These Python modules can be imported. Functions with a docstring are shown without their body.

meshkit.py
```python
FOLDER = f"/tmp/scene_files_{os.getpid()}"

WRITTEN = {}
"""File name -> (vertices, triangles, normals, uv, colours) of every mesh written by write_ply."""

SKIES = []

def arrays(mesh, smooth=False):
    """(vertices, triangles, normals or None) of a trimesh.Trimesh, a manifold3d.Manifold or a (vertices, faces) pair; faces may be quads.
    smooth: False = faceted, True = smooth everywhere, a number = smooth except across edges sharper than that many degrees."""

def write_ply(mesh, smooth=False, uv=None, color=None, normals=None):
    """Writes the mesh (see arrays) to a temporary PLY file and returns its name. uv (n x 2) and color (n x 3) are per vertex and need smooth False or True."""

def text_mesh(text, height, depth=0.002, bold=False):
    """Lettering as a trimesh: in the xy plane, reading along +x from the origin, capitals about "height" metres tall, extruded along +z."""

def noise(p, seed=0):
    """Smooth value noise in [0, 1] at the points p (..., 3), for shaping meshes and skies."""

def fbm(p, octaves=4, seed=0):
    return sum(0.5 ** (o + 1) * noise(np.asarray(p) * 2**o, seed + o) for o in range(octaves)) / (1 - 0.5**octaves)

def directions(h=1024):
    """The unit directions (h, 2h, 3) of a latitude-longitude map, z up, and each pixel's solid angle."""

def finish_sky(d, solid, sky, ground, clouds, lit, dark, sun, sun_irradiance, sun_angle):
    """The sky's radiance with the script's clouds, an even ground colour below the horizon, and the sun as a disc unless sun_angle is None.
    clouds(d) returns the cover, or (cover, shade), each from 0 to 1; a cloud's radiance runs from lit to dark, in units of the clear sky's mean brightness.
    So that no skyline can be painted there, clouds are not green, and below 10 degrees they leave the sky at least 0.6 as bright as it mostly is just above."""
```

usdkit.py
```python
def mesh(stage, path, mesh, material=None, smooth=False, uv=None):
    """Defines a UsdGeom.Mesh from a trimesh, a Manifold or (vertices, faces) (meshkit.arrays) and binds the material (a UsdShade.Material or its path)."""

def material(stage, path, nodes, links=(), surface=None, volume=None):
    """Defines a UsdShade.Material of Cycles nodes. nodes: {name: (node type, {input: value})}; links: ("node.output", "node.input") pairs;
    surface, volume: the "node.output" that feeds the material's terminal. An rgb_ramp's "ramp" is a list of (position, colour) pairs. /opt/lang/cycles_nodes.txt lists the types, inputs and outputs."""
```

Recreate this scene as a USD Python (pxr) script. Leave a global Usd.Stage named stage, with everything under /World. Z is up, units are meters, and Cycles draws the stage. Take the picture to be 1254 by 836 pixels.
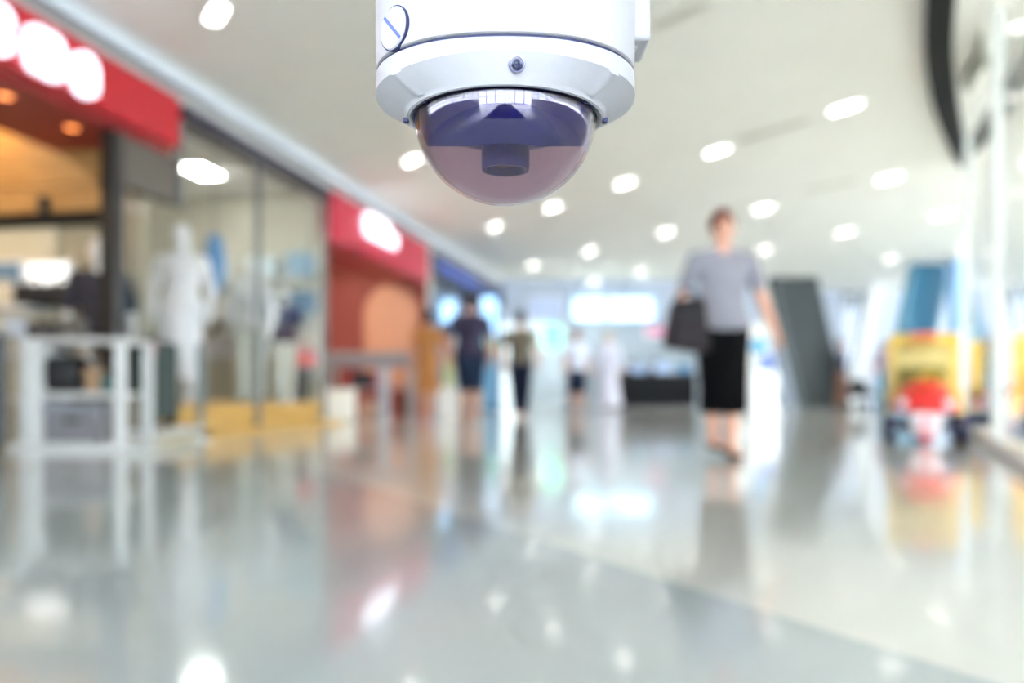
import math, random
import numpy as np, trimesh, usdkit, meshkit
from manifold3d import Manifold, OpType
from pxr import Usd, UsdGeom, UsdLux, UsdShade, Gf, Sdf

random.seed(7); np.random.seed(7)
stage = Usd.Stage.CreateInMemory()
UsdGeom.SetStageUpAxis(stage, 'Z'); UsdGeom.SetStageMetersPerUnit(stage, 1.0)
UsdGeom.Xform.Define(stage, '/World'); UsdGeom.Scope.Define(stage, '/World/Looks')

# ------------------------------------------------------------------ camera, sky, exposure
CAM_Z, FPX, HOR = 0.44, 1000.0, 478.0
cam = UsdGeom.Camera.Define(stage, '/World/camera')
cam.CreateHorizontalApertureAttr(36.0); cam.CreateVerticalApertureAttr(24.0)
cam.CreateFocalLengthAttr(36.0 * FPX / 1254)
cam.CreateVerticalApertureOffsetAttr((HOR - 418) / 1254 * 36)
cam.CreateFStopAttr(3.1); cam.CreateFocusDistanceAttr(0.448)
cam.CreateClippingRangeAttr((0.05, 500.0)); cam.CreateExposureAttr(2.42)
cx = UsdGeom.Xformable(cam); cx.AddTranslateOp().Set((0, 0, CAM_Z)); cx.AddRotateXOp().Set(90)

sky = UsdLux.DomeLight.Define(stage, '/World/sky')
sky.CreateIntensityAttr(2.7); sky.CreateColorAttr((0.90, 0.96, 1.0))
LAMP = 2.0                                     # brightness of the ceiling lamps

# ------------------------------------------------------------------ materials
def lin(c):
    c = np.array(c, float) / 255.0
    return tuple(np.where(c <= 0.04045, c / 12.92, ((c + 0.055) / 1.055) ** 2.4))

LOOKS = {}
def mat(name, rgb, rough=0.5, metal=0.0, spec=0.5, vary=0.05, scale=14.0, bump=0.0, coat=0.0, sheen=0.0):
    """A principled surface whose colour drifts a little with a noise; rgb is sRGB 0-255."""
    if name in LOOKS: return LOOKS[name]
    c = np.array(lin(rgb)); a, b = np.clip(c * (1 - vary), 0, 1), np.clip(c * (1 + vary), 0, 1)
    nodes = {'tc': ('texture_coordinate', {}), 'n': ('noise_texture', {'scale': scale, 'detail': 3.0}),
             'r': ('rgb_ramp', {'ramp': [(0.3, tuple(a)), (0.7, tuple(b))]}),
             'p': ('principled_bsdf', {'roughness': rough, 'metallic': metal, 'specular_ior_level': spec, 'coat_weight': coat, 'sheen_weight': sheen})}
    links = [('tc.object', 'n.vector'), ('n.fac', 'r.fac'), ('r.color', 'p.base_color')]
    if bump:
        nodes['b'] = ('bump', {'strength': bump, 'distance': 0.01}); links += [('n.fac', 'b.height'), ('b.normal', 'p.normal')]
    LOOKS[name] = usdkit.material(stage, '/World/Looks/' + name, nodes, links, surface='p.BSDF')
    return LOOKS[name]

def glow(name, rgb, strength, base=(240, 240, 240)):
    if name in LOOKS: return LOOKS[name]
    LOOKS[name] = usdkit.material(stage, '/World/Looks/' + name, {'p': ('principled_bsdf', {'base_color': lin(base), 'roughness': 0.4, 'emission_color': lin(rgb), 'emission_strength': strength})}, surface='p.BSDF')
    return LOOKS[name]

def glass(name, tint, f0=0.04, gloss=(1, 1, 1)):
    """A clear sheet: tinted transparency under a mirror that grows towards grazing view (Schlick), the same from both sides."""
    if name in LOOKS: return LOOKS[name]
    LOOKS[name] = usdkit.material(stage, '/World/Looks/' + name,
        {'t': ('transparent_bsdf', {'color': tint}), 'g': ('glossy_bsdf', {'color': gloss, 'roughness': 0.005}), 'w': ('layer_weight', {'blend': 0.5}),
         'p': ('math', {'math_type': 'power', 'value2': 5.0}), 's': ('math', {'math_type': 'multiply_add', 'value2': 1.0 - f0, 'value3': f0}), 'm': ('mix_closure', {})},
        [('w.facing', 'p.value1'), ('p.value', 's.value1'), ('s.value', 'm.fac'), ('t.BSDF', 'm.closure1'), ('g.BSDF', 'm.closure2')], surface='m.closure')
    return LOOKS[name]

def wood(name, a, b, scale=3.0):
    if name in LOOKS: return LOOKS[name]
    LOOKS[name] = usdkit.material(stage, '/World/Looks/' + name,
        {'tc': ('texture_coordinate', {}), 'mp': ('mapping', {'scale': (1.0, 12.0, 12.0)}), 'n': ('noise_texture', {'scale': scale, 'detail': 5.0, 'distortion': 0.6}),
         'r': ('rgb_ramp', {'ramp': [(0.35, lin(a)), (0.65, lin(b))]}), 'p': ('principled_bsdf', {'roughness': 0.45})},
        [('tc.object', 'mp.vector'), ('mp.vector', 'n.vector'), ('n.fac', 'r.fac'), ('r.color', 'p.base_color')], surface='p.BSDF')
    return LOOKS[name]

def stone(name, rgb, rough, vary):
    """Polished floor stone: fine mottling, faint tile joints, soft unevenness of the polish."""
    c = np.array(lin(rgb))
    LOOKS[name] = usdkit.material(stage, '/World/Looks/' + name,
        {'tc': ('geometry', {}), 'n': ('noise_texture', {'scale': 3.0, 'detail': 6.0}), 'n2': ('noise_texture', {'scale': 60.0, 'detail': 2.0}), 'mx': ('mix', {'fac': 0.4}),
         'r': ('rgb_ramp', {'ramp': [(0.35, tuple(c * (1 - vary))), (0.65, tuple(np.clip(c * (1 + vary), 0, 1)))]}),
         'p': ('principled_bsdf', {'roughness': rough, 'specular_ior_level': 0.6, 'coat_weight': 0.35, 'coat_roughness': 0.04})},
        [('tc.position', 'n.vector'), ('tc.position', 'n2.vector'), ('n.color', 'mx.color1'), ('n2.color', 'mx.color2'), ('mx.color', 'r.fac'), ('r.color', 'p.base_color')], surface='p.BSDF')
    return LOOKS[name]

# ------------------------------------------------------------------ naming and prims
USED = {}
def numbered(parent, name):
    k = USED.get((parent, name), -1) + 1; USED[(parent, name)] = k
    return name if k == 0 else f'{name}_{k:03d}'

def setdata(p, label=None, cat=None, group=None, kind=None):
    for k, v in (('label', label), ('category', cat), ('group', group), ('kind', kind)):
        if v: p.SetCustomDataByKey(k, v)
    return p

def thing(name, label, cat, loc=(0, 0, 0), rotz=0.0, group=None):
    x = UsdGeom.Xform.Define(stage, '/World/' + numbered('/World', name))
    x.AddTranslateOp().Set(Gf.Vec3d(*map(float, loc))); x.AddRotateZOp().Set(float(rotz))
    return setdata(x.GetPrim(), label, cat, group)

def part(parent, name, mesh, m, smooth=30, label=None, kind=None):
    path = str(parent.GetPath()); p = usdkit.mesh(stage, f'{path}/{numbered(path, name)}', mesh, m, smooth=smooth).GetPrim()
    return setdata(p, label, kind=kind)

def single(name, mesh, m, label, cat, group=None, smooth=30):
    return setdata(usdkit.mesh(stage, '/World/' + numbered('/World', name), mesh, m, smooth=smooth).GetPrim(), label, cat, group)

def struct(name, mesh, m, label, parent=None, smooth=30, cat=None):
    if parent is not None: return part(parent, name, mesh, m, smooth)
    p = usdkit.mesh(stage, '/World/' + numbered('/World', name), mesh, m, smooth=smooth).GetPrim()
    return setdata(p, label, cat or name.split('_')[0], kind='structure')

def copy(src, loc, rotz, label, group=None):
    d = src.GetCustomData(); base = src.GetName()
    x = UsdGeom.Xform.Define(stage, '/World/' + numbered('/World', base))
    x.GetPrim().GetReferences().AddInternalReference(src.GetPath())
    t = x.GetPrim().GetAttribute('xformOp:translate'); t.Set(Gf.Vec3d(*map(float, loc)))
    r = x.GetPrim().GetAttribute('xformOp:rotateZ'); r.Set(float(rotz))
    x.GetPrim().GetAttribute('xformOpOrder').Set(['xformOp:translate', 'xformOp:rotateZ'])
    x.GetPrim().SetInstanceable(True)
    return setdata(x.GetPrim(), label, d.get('category'), group or d.get('group'))

# ------------------------------------------------------------------ shapes
def cat_(*ms): return trimesh.util.concatenate([m for m in ms if m is not None])
def arr(m):
    if isinstance(m, Manifold):
        g = m.to_mesh(); return trimesh.Trimesh(g.vert_properties[:, :3], g.tri_verts, process=False)
    return m
def box(lo, hi, c=0.004):
    """A box with chamfered edges."""
    lo, hi = np.minimum(lo, hi).astype(float), np.maximum(lo, hi).astype(float); c = min(c, 0.45 * (hi - lo).min()); pts = []
    for s in np.ndindex(2, 2, 2):
        p = np.where(s, hi, lo); d = np.where(s, -c, c)
        for k in range(3):
            q = p + d; q[k] = p[k]; pts.append(q)
    return trimesh.Trimesh(pts, process=False).convex_hull
def rbox(lo, hi, r, n=1):
    """A box with properly rounded edges (hull of spheres)."""
    lo, hi = np.array(lo, float), np.array(hi, float); r = min(r, 0.49 * (hi - lo).min()); s = trimesh.creation.icosphere(n, r).vertices
    return trimesh.Trimesh(np.vstack([s + np.where(k, hi - r, lo + r) for k in np.ndindex(2, 2, 2)]), process=False).convex_hull
def lathe(prof, n=48, axis_z=True):
    prof = np.array(prof, float); a = np.linspace(0, 2 * np.pi, n, endpoint=False)
    v = np.stack([prof[:, None, 0] * np.cos(a), prof[:, None, 0] * np.sin(a), np.repeat(prof[:, None, 1], n, 1)], -1).reshape(-1, 3); f = []
    for i in range(len(prof) - 1):
        for j in range(n):
            k = (j + 1) % n; f += [[i * n + j, (i + 1) * n + k, i * n + k], [i * n + j, (i + 1) * n + j, (i + 1) * n + k]]
    m = trimesh.Trimesh(v, f); m.merge_vertices(); m.update_faces(m.nondegenerate_faces()); m.fix_normals(); return m
def tube(pts, r, sides=10):
    pts = np.array(pts, float); out = []
    for a, b in zip(pts[:-1], pts[1:]): out.append(trimesh.creation.cylinder(r, segment=[a, b], sections=sides))
    for p in pts[1:-1]:
        s = trimesh.creation.icosphere(1, r); s.apply_translation(p); out.append(s)
    return cat_(*out)
def cyl(c, r, z0, z1, n=24):
    m = trimesh.creation.cylinder(r, z1 - z0, sections=n); m.apply_translation([c[0], c[1], (z0 + z1) / 2]); return m
def prism(poly, z0, z1):
    """Polygon in xy extruded in z."""
    from shapely.geometry import Polygon
    m = trimesh.creation.extrude_polygon(poly if hasattr(poly, 'exterior') else Polygon(poly), z1 - z0, engine='earcut'); m.apply_translation([0, 0, z0]); return m
def upright(m, y):
    """Turns a mesh drawn in xy (z = thickness) upright: x stays, drawing's y becomes z, thickness runs into +y from y."""
    v = m.vertices.copy(); m = m.copy(); m.vertices = np.stack([v[:, 0], y + v[:, 2] * -1 + (v[:, 2].max()), v[:, 1]], 1); return fixed(m)
def fixed(m): m.fix_normals(); return m
def moved(m, t): m = m.copy(); m.apply_translation(t); return m
def turned(m, deg, axis=(0, 0, 1), about=(0, 0, 0)): m = m.copy(); m.apply_transform(trimesh.transformations.rotation_matrix(math.radians(deg), axis, about)); return m
def rrect(x0, y0, x1, y1, r):
    from shapely.geometry import box as sb
    return sb(x0 + r, y0 + r, x1 - r, y1 - r).buffer(r, 8)

def at(px, py=None, Y=None, z=None):
    """World point of a pixel at a depth Y or on a height z."""
    if Y is None: Y = (z - CAM_Z) * FPX / (HOR - py)
    return np.array([(px - 627) / FPX * Y, Y, CAM_Z + (HOR - (HOR if py is None else py)) / FPX * Y])

# left shop front line: s along the concourse, d into the shop
W0, E = np.array([-4.62, 0.0]), np.array([0.193, 0.981]); E /= np.linalg.norm(E); ND = np.array([-E[1], E[0]]); WROT = math.degrees(math.atan2(E[1], E[0]))
def SW(s, d, z=0.0): p = W0 + s * E + d * ND; return np.array([p[0], p[1], z])
def ws(m):
    """Shop coordinates (s, d, z) of a mesh to the world."""
    m = m.copy(); v = m.vertices; m.vertices = np.column_stack([W0[0] + v[:, 0] * E[0] + v[:, 1] * ND[0], W0[1] + v[:, 0] * E[1] + v[:, 1] * ND[1], v[:, 2]]); return m
def to_s(X, Y): q = np.array([X, Y]) - W0; return q @ E, q @ ND

# ------------------------------------------------------------------ palette
white_paint = mat('white_paint', (236, 236, 232), 0.6, vary=0.02)
ceil_m = mat('ceiling_paint', (240, 239, 232), 0.8, vary=0.015, scale=2)
grey_band = mat('bulkhead_grey', (186, 184, 182), 0.6)
band_dark = mat('bulkhead_shadow_grey', (120, 118, 120), 0.6)
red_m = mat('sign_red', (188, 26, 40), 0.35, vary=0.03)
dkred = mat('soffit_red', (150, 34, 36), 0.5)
black_m = mat('black_trim', (16, 16, 16), 0.7, spec=0.3)
dark_m = mat('charcoal_metal', (52, 50, 48), 0.4)
taupe = mat('taupe_panel', (92, 84, 74), 0.5)
beige = mat('beige_wall', (196, 186, 164), 0.7)
oak = wood('oak_boards', (166, 122, 70), (196, 152, 96))
ochre = wood('ochre_boards', (190, 148, 72), (212, 172, 98))
pane_m = glass('shop_glass', (0.97, 0.975, 0.97))
steel = mat('brushed_steel', (190, 192, 194), 0.3, metal=1.0)
rim_m = mat('lamp_rim', (228, 228, 224), 0.5)
whitegloss = mat('white_lacquer', (238, 238, 238), 0.3)
navy = mat('navy_panel', (38, 46, 92), 0.4)

# ================================================================== THE SETTING
CEIL = 3.4
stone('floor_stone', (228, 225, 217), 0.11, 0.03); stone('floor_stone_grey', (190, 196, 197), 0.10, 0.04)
struct('floor', box((-14, -9, -0.12), (18, 30, 0.0), 0.001), LOOKS['floor_stone'], 'pale polished stone floor of the concourse')
# the darker stone field: its edge runs diagonally across the concourse
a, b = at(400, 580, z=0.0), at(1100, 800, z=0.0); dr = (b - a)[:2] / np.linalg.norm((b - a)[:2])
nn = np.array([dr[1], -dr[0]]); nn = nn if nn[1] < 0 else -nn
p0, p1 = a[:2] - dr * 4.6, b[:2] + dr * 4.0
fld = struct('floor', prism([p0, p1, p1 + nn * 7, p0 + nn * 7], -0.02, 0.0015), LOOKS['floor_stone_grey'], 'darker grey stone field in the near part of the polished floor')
struct('ceiling', box((-14, -9, CEIL), (18, 30, CEIL + 0.15), 0.001), ceil_m, 'plain white concourse ceiling')
S_END = 22.4
# bulkhead over the shop fronts
struct('trim_1', ws(cat_(box((2, -0.02, 3.12), (S_END, 0.5, 3.20), 0.003), box((2, -0.02, 3.20), (S_END, 0.01, 3.29), 0.003), box((2, 0.42, 3.20), (S_END, 0.5, CEIL), 0.003))), grey_band, 'light grey bulkhead with a light cove above the left shop fronts')
struct('trim_2', ws(box((2, -0.05, 3.23), (S_END, -0.021, 3.29), 0.003)), band_dark, 'darker grey lip along the top of the bulkhead')
cove = thing('cove_light', 'cool linear cove lamp lying in the trough above the left shop fronts', 'cove lamp', SW(2, 0.15), WROT)
part(cove, 'channel', box((0, -0.05, 3.20), (S_END - 2, 0.05, 3.215), 0.002), rim_m); part(cove, 'strip', box((0, -0.03, 3.216), (S_END - 2, 0.03, 3.222), 0.001), glow('cove_cool', (206, 228, 255), 1.1))
# rear walls of the shops and the partitions between them
struct('wall_left', ws(box((2, 3.2, 0), (S_END, 3.35, CEIL), 0.002)), beige, 'rear wall of the left shops')
for s, mm, lab in ((1.9, white_paint, 'near end partition of the luggage shop'), (7.40, mat('partition_tan', (176, 164, 138), 0.6), 'partition between luggage shop and dress window'), (11.12, mat('partition_sage', (214, 206, 186), 0.6), 'partition between dress window and red shop')):
    struct('wall_left', ws(box((s, 0.12, 0), (s + 0.1, 3.2, 3.12), 0.002)), mm, lab)
struct('wall_left', ws(box((S_END, -0.02, 0), (S_END + 0.1, 3.35, CEIL), 0.002)), white_paint, 'far end wall of the row of left shops')

# windows behind the photographer: bright entrance glazing with dark mullions and louvre rails
def glazing(n, p, q, z0, z1, posts, rails, m, lab, pane=pane_m):
    p, q = np.array(p, float), np.array(q, float); L = np.linalg.norm(q - p); ang = math.degrees(math.atan2(*(q - p)[::-1]))
    w = thing(f'window_{n}', lab, 'window', (p[0], p[1], 0), ang); w.SetCustomDataByKey('kind', 'structure')
    for k in range(posts + 1):
        x = L * k / posts; part(w, 'mullion', box((x - 0.03, -0.05, z0), (x + 0.03, 0.05, z1), 0.004), m)
    for k in range(rails + 1):
        z = z0 + (z1 - z0) * k / rails; part(w, 'rail', box((0, -0.03, z - 0.02), (L, 0.03, z + 0.02), 0.004), m)
    for k in range(posts): part(w, 'pane', box((L * k / posts + 0.03, -0.006, z0), (L * (k + 1) / posts - 0.03, 0.006, z1), 0.001), pane)
    return w
dim = glass('solar_glass', (0.56, 0.58, 0.60))
glazing(1, (-4.0, -6), (4.0, -6), 0, 2.5, 6, 2, black_m, 'entrance glazing behind the photographer', dim)
glazing(2, (-4.0, -6), (-4.0, 1.9), 1.0, 2.4, 5, 6, dark_m, 'louvred side window left of the entrance', dim)
glazing(3, (4.0, -6), (4.0, 3.7), 1.0, 2.4, 6, 6, dark_m, 'louvred side window right of the entrance', dim)
struct('wall_back', box((-4.0, -6.1, 2.5), (4.0, -5.95, CEIL), 0.002), white_paint, 'white header wall over the entrance glazing')
for x, s_, y1 in ((-4.1, 'left', 1.9), (3.95, 'right', 3.7)):
    for z0, z1, w_ in ((0, 1.0, 'below'), (2.4, CEIL, 'above')): struct('wall_' + s_, box((x, -6, z0), (x + 0.15, y1, z1), 0.002), mat('side_wall', (196, 194, 190), 0.7), f'plain wall {w_} the louvred side window on the {s_}')
struct('wall_left', box((-4.35, 1.9, 0), (-4.0, 2.05, CEIL), 0.002), white_paint, 'pier at the near end of the left shops')
single('entrance_mat', box((-0.7, -6, 0.0), (0.7, -0.9, 0.012), 0.004), mat('mat_charcoal', (38, 38, 52), 0.9, bump=0.3), 'dark charcoal runner mat in front of the entrance', 'mat')

# far end: white shop front with light box, and bright glazing on the right
FY = 22.0
struct('wall_far', box((-0.3, FY, 2.25), (6.7, FY + 0.25, CEIL), 0.003), mat('far_header', (178, 188, 204), 0.6), 'pale blue-white header of the shop at the far end')
struct('wall_far', box((-0.6, FY + 3.2, 0), (7.0, FY + 3.35, CEIL), 0.003), mat('far_back', (150, 160, 168), 0.7), 'pale rear wall of the shop at the far end')
struct('wall_far', box((6.7, FY - 0.1, 0), (7.0, FY + 3.2, CEIL), 0.003), white_paint, 'white pier right of the far shop')
frost = glass('frosted_glass', (0.15, 0.16, 0.175))
far_blue = mat('far_wall_blue', (198, 206, 220), 0.6)
for x0, x1, lab in ((7.0, 9.85, 'pale blue-grey far wall behind the dark slanted pillar'), (10.65, 15.5, 'pale blue-grey far wall behind the kiddie car')): struct('wall_far', box((x0, 24.4, 0), (x1, 24.6, CEIL), 0.003), far_blue, lab)
glazing(4, (9.85, 24.5), (10.65, 24.5), 0, CEIL, 1, 2, whitegloss, 'tall narrow bright window in the far right wall', frost)
glazing(7, (4.1, 3.75), (15.5, 4.0), 0, CEIL, 6, 2, whitegloss, 'glazing along the near side of the right hall', glass('light_tint', (0.86, 0.87, 0.87)))
glazing(6, (15.5, 4.0), (15.5, 24.5), 0, CEIL, 9, 2, whitegloss, 'tall bright glazing along the far right side', glass('tinted_glass', (0.38, 0.39, 0.40)))

# right-hand shop glass with white posts
G0, G1 = np.array([2.55, 3.82]), np.array([5.30, 9.50])
gl = np.linalg.norm(G1 - G0); gang = math.degrees(math.atan2(*(G1 - G0)[::-1]))
w5 = thing('window_5', 'frameless shop glass on white kerb at the right edge', 'window', (G0[0], G0[1], 0), gang); w5.SetCustomDataByKey('kind', 'structure')
part(w5, 'kerb', box((0, -0.09, 0), (gl, 0.07, 0.09), 0.01), whitegloss)
tpost = (at(1226, Y=6.35)[:2] - G0) @ ((G1 - G0) / gl)
xs = [0, tpost, gl - 0.02]
for x, r in zip(xs, (0.055, 0.05, 0.02)): part(w5, 'post', rbox((x - r, -0.06, 0.05), (x + r, 0.04, CEIL), 0.015), mat('post_grey_white', (206, 208, 204), 0.5))
for x0, x1 in zip(xs[:-1], xs[1:]): part(w5, 'pane', box((x0 + 0.05, -0.012, 0.09), (x1 - 0.02, 0.0, CEIL - 0.002), 0.001), pane_m)
struct('wall_right', box((2.62, 3.70, 0), (4.0, 3.80, CEIL), 0.002), white_paint, 'white return wall at the near end of the right shop')
# EOF-SETTING
# ================================================================== CEILING: lamps, slots, black curved rim
lamp_m = glow('lamp_panel', (255, 252, 244), LAMP)
ROWS = [('nearest', [(1035, 133), (878, 186), (765, 225), (677, 254), (606, 278)]),
        ('second', [(1199, 190), (1089, 219), (935, 256), (816, 285), (723, 308), (652, 325)]),
        ('third', [(1250, 238), (1153, 265), (1034, 285), (937, 306), (850, 322), (785, 334), (727, 344)]),
        ('fourth', [(1183, 302), (1090, 318)])]
ORD = ['first', 'second', 'third', 'fourth', 'fifth', 'sixth', 'seventh', 'eighth']
lamp0 = None
LAB = []
for rn, pts in ROWS:
    for k, p in enumerate(pts): LAB.append((p, f'recessed oblong ceiling lamp, {ORD[k]} from the right in the {rn} diagonal row'))
LAB += [((265, 18), 'large bright oblong ceiling lamp near the top left, above the red fascia'), ((505, 197), 'bright oblong ceiling lamp just left of the dome camera'),
        ((1225, 124), 'bright oblong ceiling lamp right of the black curved rim'), ((1250, 32), 'bright oblong ceiling lamp in the top right corner')]
LROT = math.degrees(math.atan2(1.55, -0.95)) 
for p, lab in LAB:
    q = at(*p, z=CEIL - 0.02)
    if lamp0 is None:
        lamp0 = thing('ceiling_lamp', lab, 'ceiling lamp', (q[0], q[1], CEIL), LROT, 'recessed lamps of the concourse ceiling')
        o = rrect(-0.22, -0.095, 0.22, 0.095, 0.085); i = rrect(-0.185, -0.06, 0.185, 0.06, 0.055)
        part(lamp0, 'rim', prism(o.difference(i), -0.018, 0.0), rim_m); part(lamp0, 'diffuser', prism(i, -0.010, -0.002), lamp_m)
    else: copy(lamp0, (q[0], q[1], CEIL), LROT, lab)
# lamps of the same kind over the near part of the hall
for q, lab in (((0.9, 3.9), 'ceiling lamp above the dome camera, out of the picture'), ((-0.6, 1.4), 'ceiling lamp over the photographer'), ((1.5, 0.2), 'ceiling lamp right of the photographer, near the runner mat'), ((-1.9, -1.8), 'ceiling lamp behind the photographer, left of the runner mat'), ((0.6, -2.6), 'ceiling lamp above the middle of the runner mat'), ((2.2, 2.2), 'ceiling lamp in front of the near right wall'), ((-2.6, 3.4), 'ceiling lamp in front of the near end of the luggage shop')):
    copy(lamp0, (q[0], q[1], CEIL), LROT, lab, 'recessed ceiling lamps outside the picture')
slot_m = mat('slot_diffuser', (220, 218, 206), 0.6)
for (x0, y0, x1, y1), lab in (((905, 172, 990, 146), 'faint linear air slot between two lamps of the nearest row'), ((800, 32, 868, 2), 'linear air slot in the ceiling right above the camera'), ((985, 232, 1050, 221), 'faint linear air slot in the second row of lamps')):
    A, B = at(x0, y0, z=CEIL), at(x1, y1, z=CEIL); L = np.linalg.norm(B - A)
    v = thing('air_slot', lab, 'air vent', (A[0], A[1], CEIL), math.degrees(math.atan2(B[1] - A[1], B[0] - A[0])))
    part(v, 'frame', cat_(box((0, -0.06, -0.012), (L, -0.035, 0)), box((0, 0.035, -0.012), (L, 0.06, 0))), slot_m)
    part(v, 'blade', box((0, -0.012, -0.01), (L, 0.012, -0.001)), mat('slot_dark', (206, 204, 194), 0.6))
# black curved rim
from shapely.geometry import Polygon, LineString
ctl = [(1168, -120, 34), (1156, -50, 36), (1151, 0, 35), (1149, 40, 34), (1150, 75, 33), (1156, 120, 30), (1166, 160, 24), (1180, 203, 11)]
Lp, Rp = [], []
for px, py, wd in ctl: Lp.append(at(px - wd / 2, py, z=CEIL - 0.05)[:2]); Rp.append(at(px + wd / 2, py, z=CEIL - 0.05)[:2])
from scipy.interpolate import CubicSpline
tt = np.linspace(0, 1, len(ctl)); uu = np.linspace(0, 1, 40); Ls, Rs = CubicSpline(tt, Lp)(uu), CubicSpline(tt, Rp)(uu)
rim = thing('curved_rim', 'black curved tapering rim on the ceiling at upper right', 'ceiling trim', (0, 0, 0))
part(rim, 'rim', prism(Polygon(np.vstack([Ls, Rs[::-1]])), CEIL - 0.07, CEIL - 0.001), black_m)
Rs2 = Rs + (Rs - Ls) * 0.04
part(rim, 'lip', prism(Polygon(np.vstack([Rs, Rs2[::-1]])), CEIL - 0.12, CEIL - 0.001), mat('rim_black', (26, 26, 26), 0.7))
A = [at(*q, z=CEIL - 0.03)[:2] for q in ((1203, 38), (1207, 76), (1197, 88), (1186, 110), (1180, 104), (1186, 84), (1194, 74))]
single('ceiling_bracket', prism(A, CEIL - 0.06, CEIL), mat('bracket_olive', (112, 114, 98), 0.5), 'small olive-grey bracket on the ceiling right of the black rim', 'ceiling fitting')

# ================================================================== THE DOME CAMERA
DX, DY = -0.0038, 0.48
dome = thing('dome_camera', 'white pendant dome security camera with dark blue tinted bubble', 'security camera', (DX, DY, 0))
cam_white = mat('camera_white', (187, 184, 189), 0.32, vary=0.015, scale=300, bump=0.03)
seam_m = mat('camera_gasket', (46, 50, 92), 0.5)
def ring(a, b, e, z, n=180, phi=None):
    t = np.linspace(0, 2 * np.pi, n, endpoint=False); c, s = np.cos(t), np.sin(t); r = (np.abs(c / a) ** e + np.abs(s / b) ** e) ** (-1 / e)
    return np.column_stack([r * c, r * s, np.full(n, z) if np.ndim(z) == 0 else z])
def loft(rings, cap0=False, cap1=False):
    n = len(rings[0]); v = np.vstack(rings); f = []
    for i in range(len(rings) - 1):
        for j in range(n):
            k = (j + 1) % n; f += [[i * n + j, i * n + k, (i + 1) * n + k], [i * n + j, (i + 1) * n + k, (i + 1) * n + j]]
    for cap, i in ((cap0, 0), (cap1, len(rings) - 1)):
        if cap:
            v = np.vstack([v, rings[i].mean(0)]); c = len(v) - 1
            for j in range(n): f.append([i * n + j, i * n + (j + 1) % n, c])
    m = trimesh.Trimesh(v, f); m.fix_normals(); return m
HA, HB, HE = 0.0748, 0.0655, 2.25
part(dome, 'housing', loft([ring(HA - 0.0012, HB - 0.0012, HE, 0.6216), ring(HA, HB, HE, 0.6226), ring(HA + 0.0006, HB + 0.0006, HE, 0.70), ring(HA, HB, HE, 0.735), ring(HA - 0.004, HB - 0.004, HE, 0.746), ring(HA - 0.016, HB - 0.016, HE, 0.754), ring(0.03, 0.03, 2, 0.762), ring(0.024, 0.024, 2, 0.775)], True, True), cam_white, smooth=40)
part(dome, 'gasket', loft([ring(HA - 0.0016, HB - 0.0016, HE, 0.6200), ring(HA - 0.0016, HB - 0.0016, HE, 0.6220)], True, True), seam_m)
t = np.linspace(0, 2 * np.pi, 180, endpoint=False)
front = np.abs(np.sin(t)) ** 3
crease = np.zeros(180)
for c0 in (-38, -142, 38, 142):
    dd = np.abs((np.degrees(t) - c0 + 180) % 360 - 180); crease = np.maximum(crease, np.clip(1 - dd / 5.0, 0, 1))
ze = 0.6090 + 0.0035 * front
def circ(r, z): return np.column_stack([r * np.cos(t), r * np.sin(t), np.full(180, z)])
top_, edge = ring(HA, HB, HE, 0.6196), ring(HA + 0.0003, HB + 0.0003, HE, ze)
bot = circ(0.0585, 0.6000)
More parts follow.
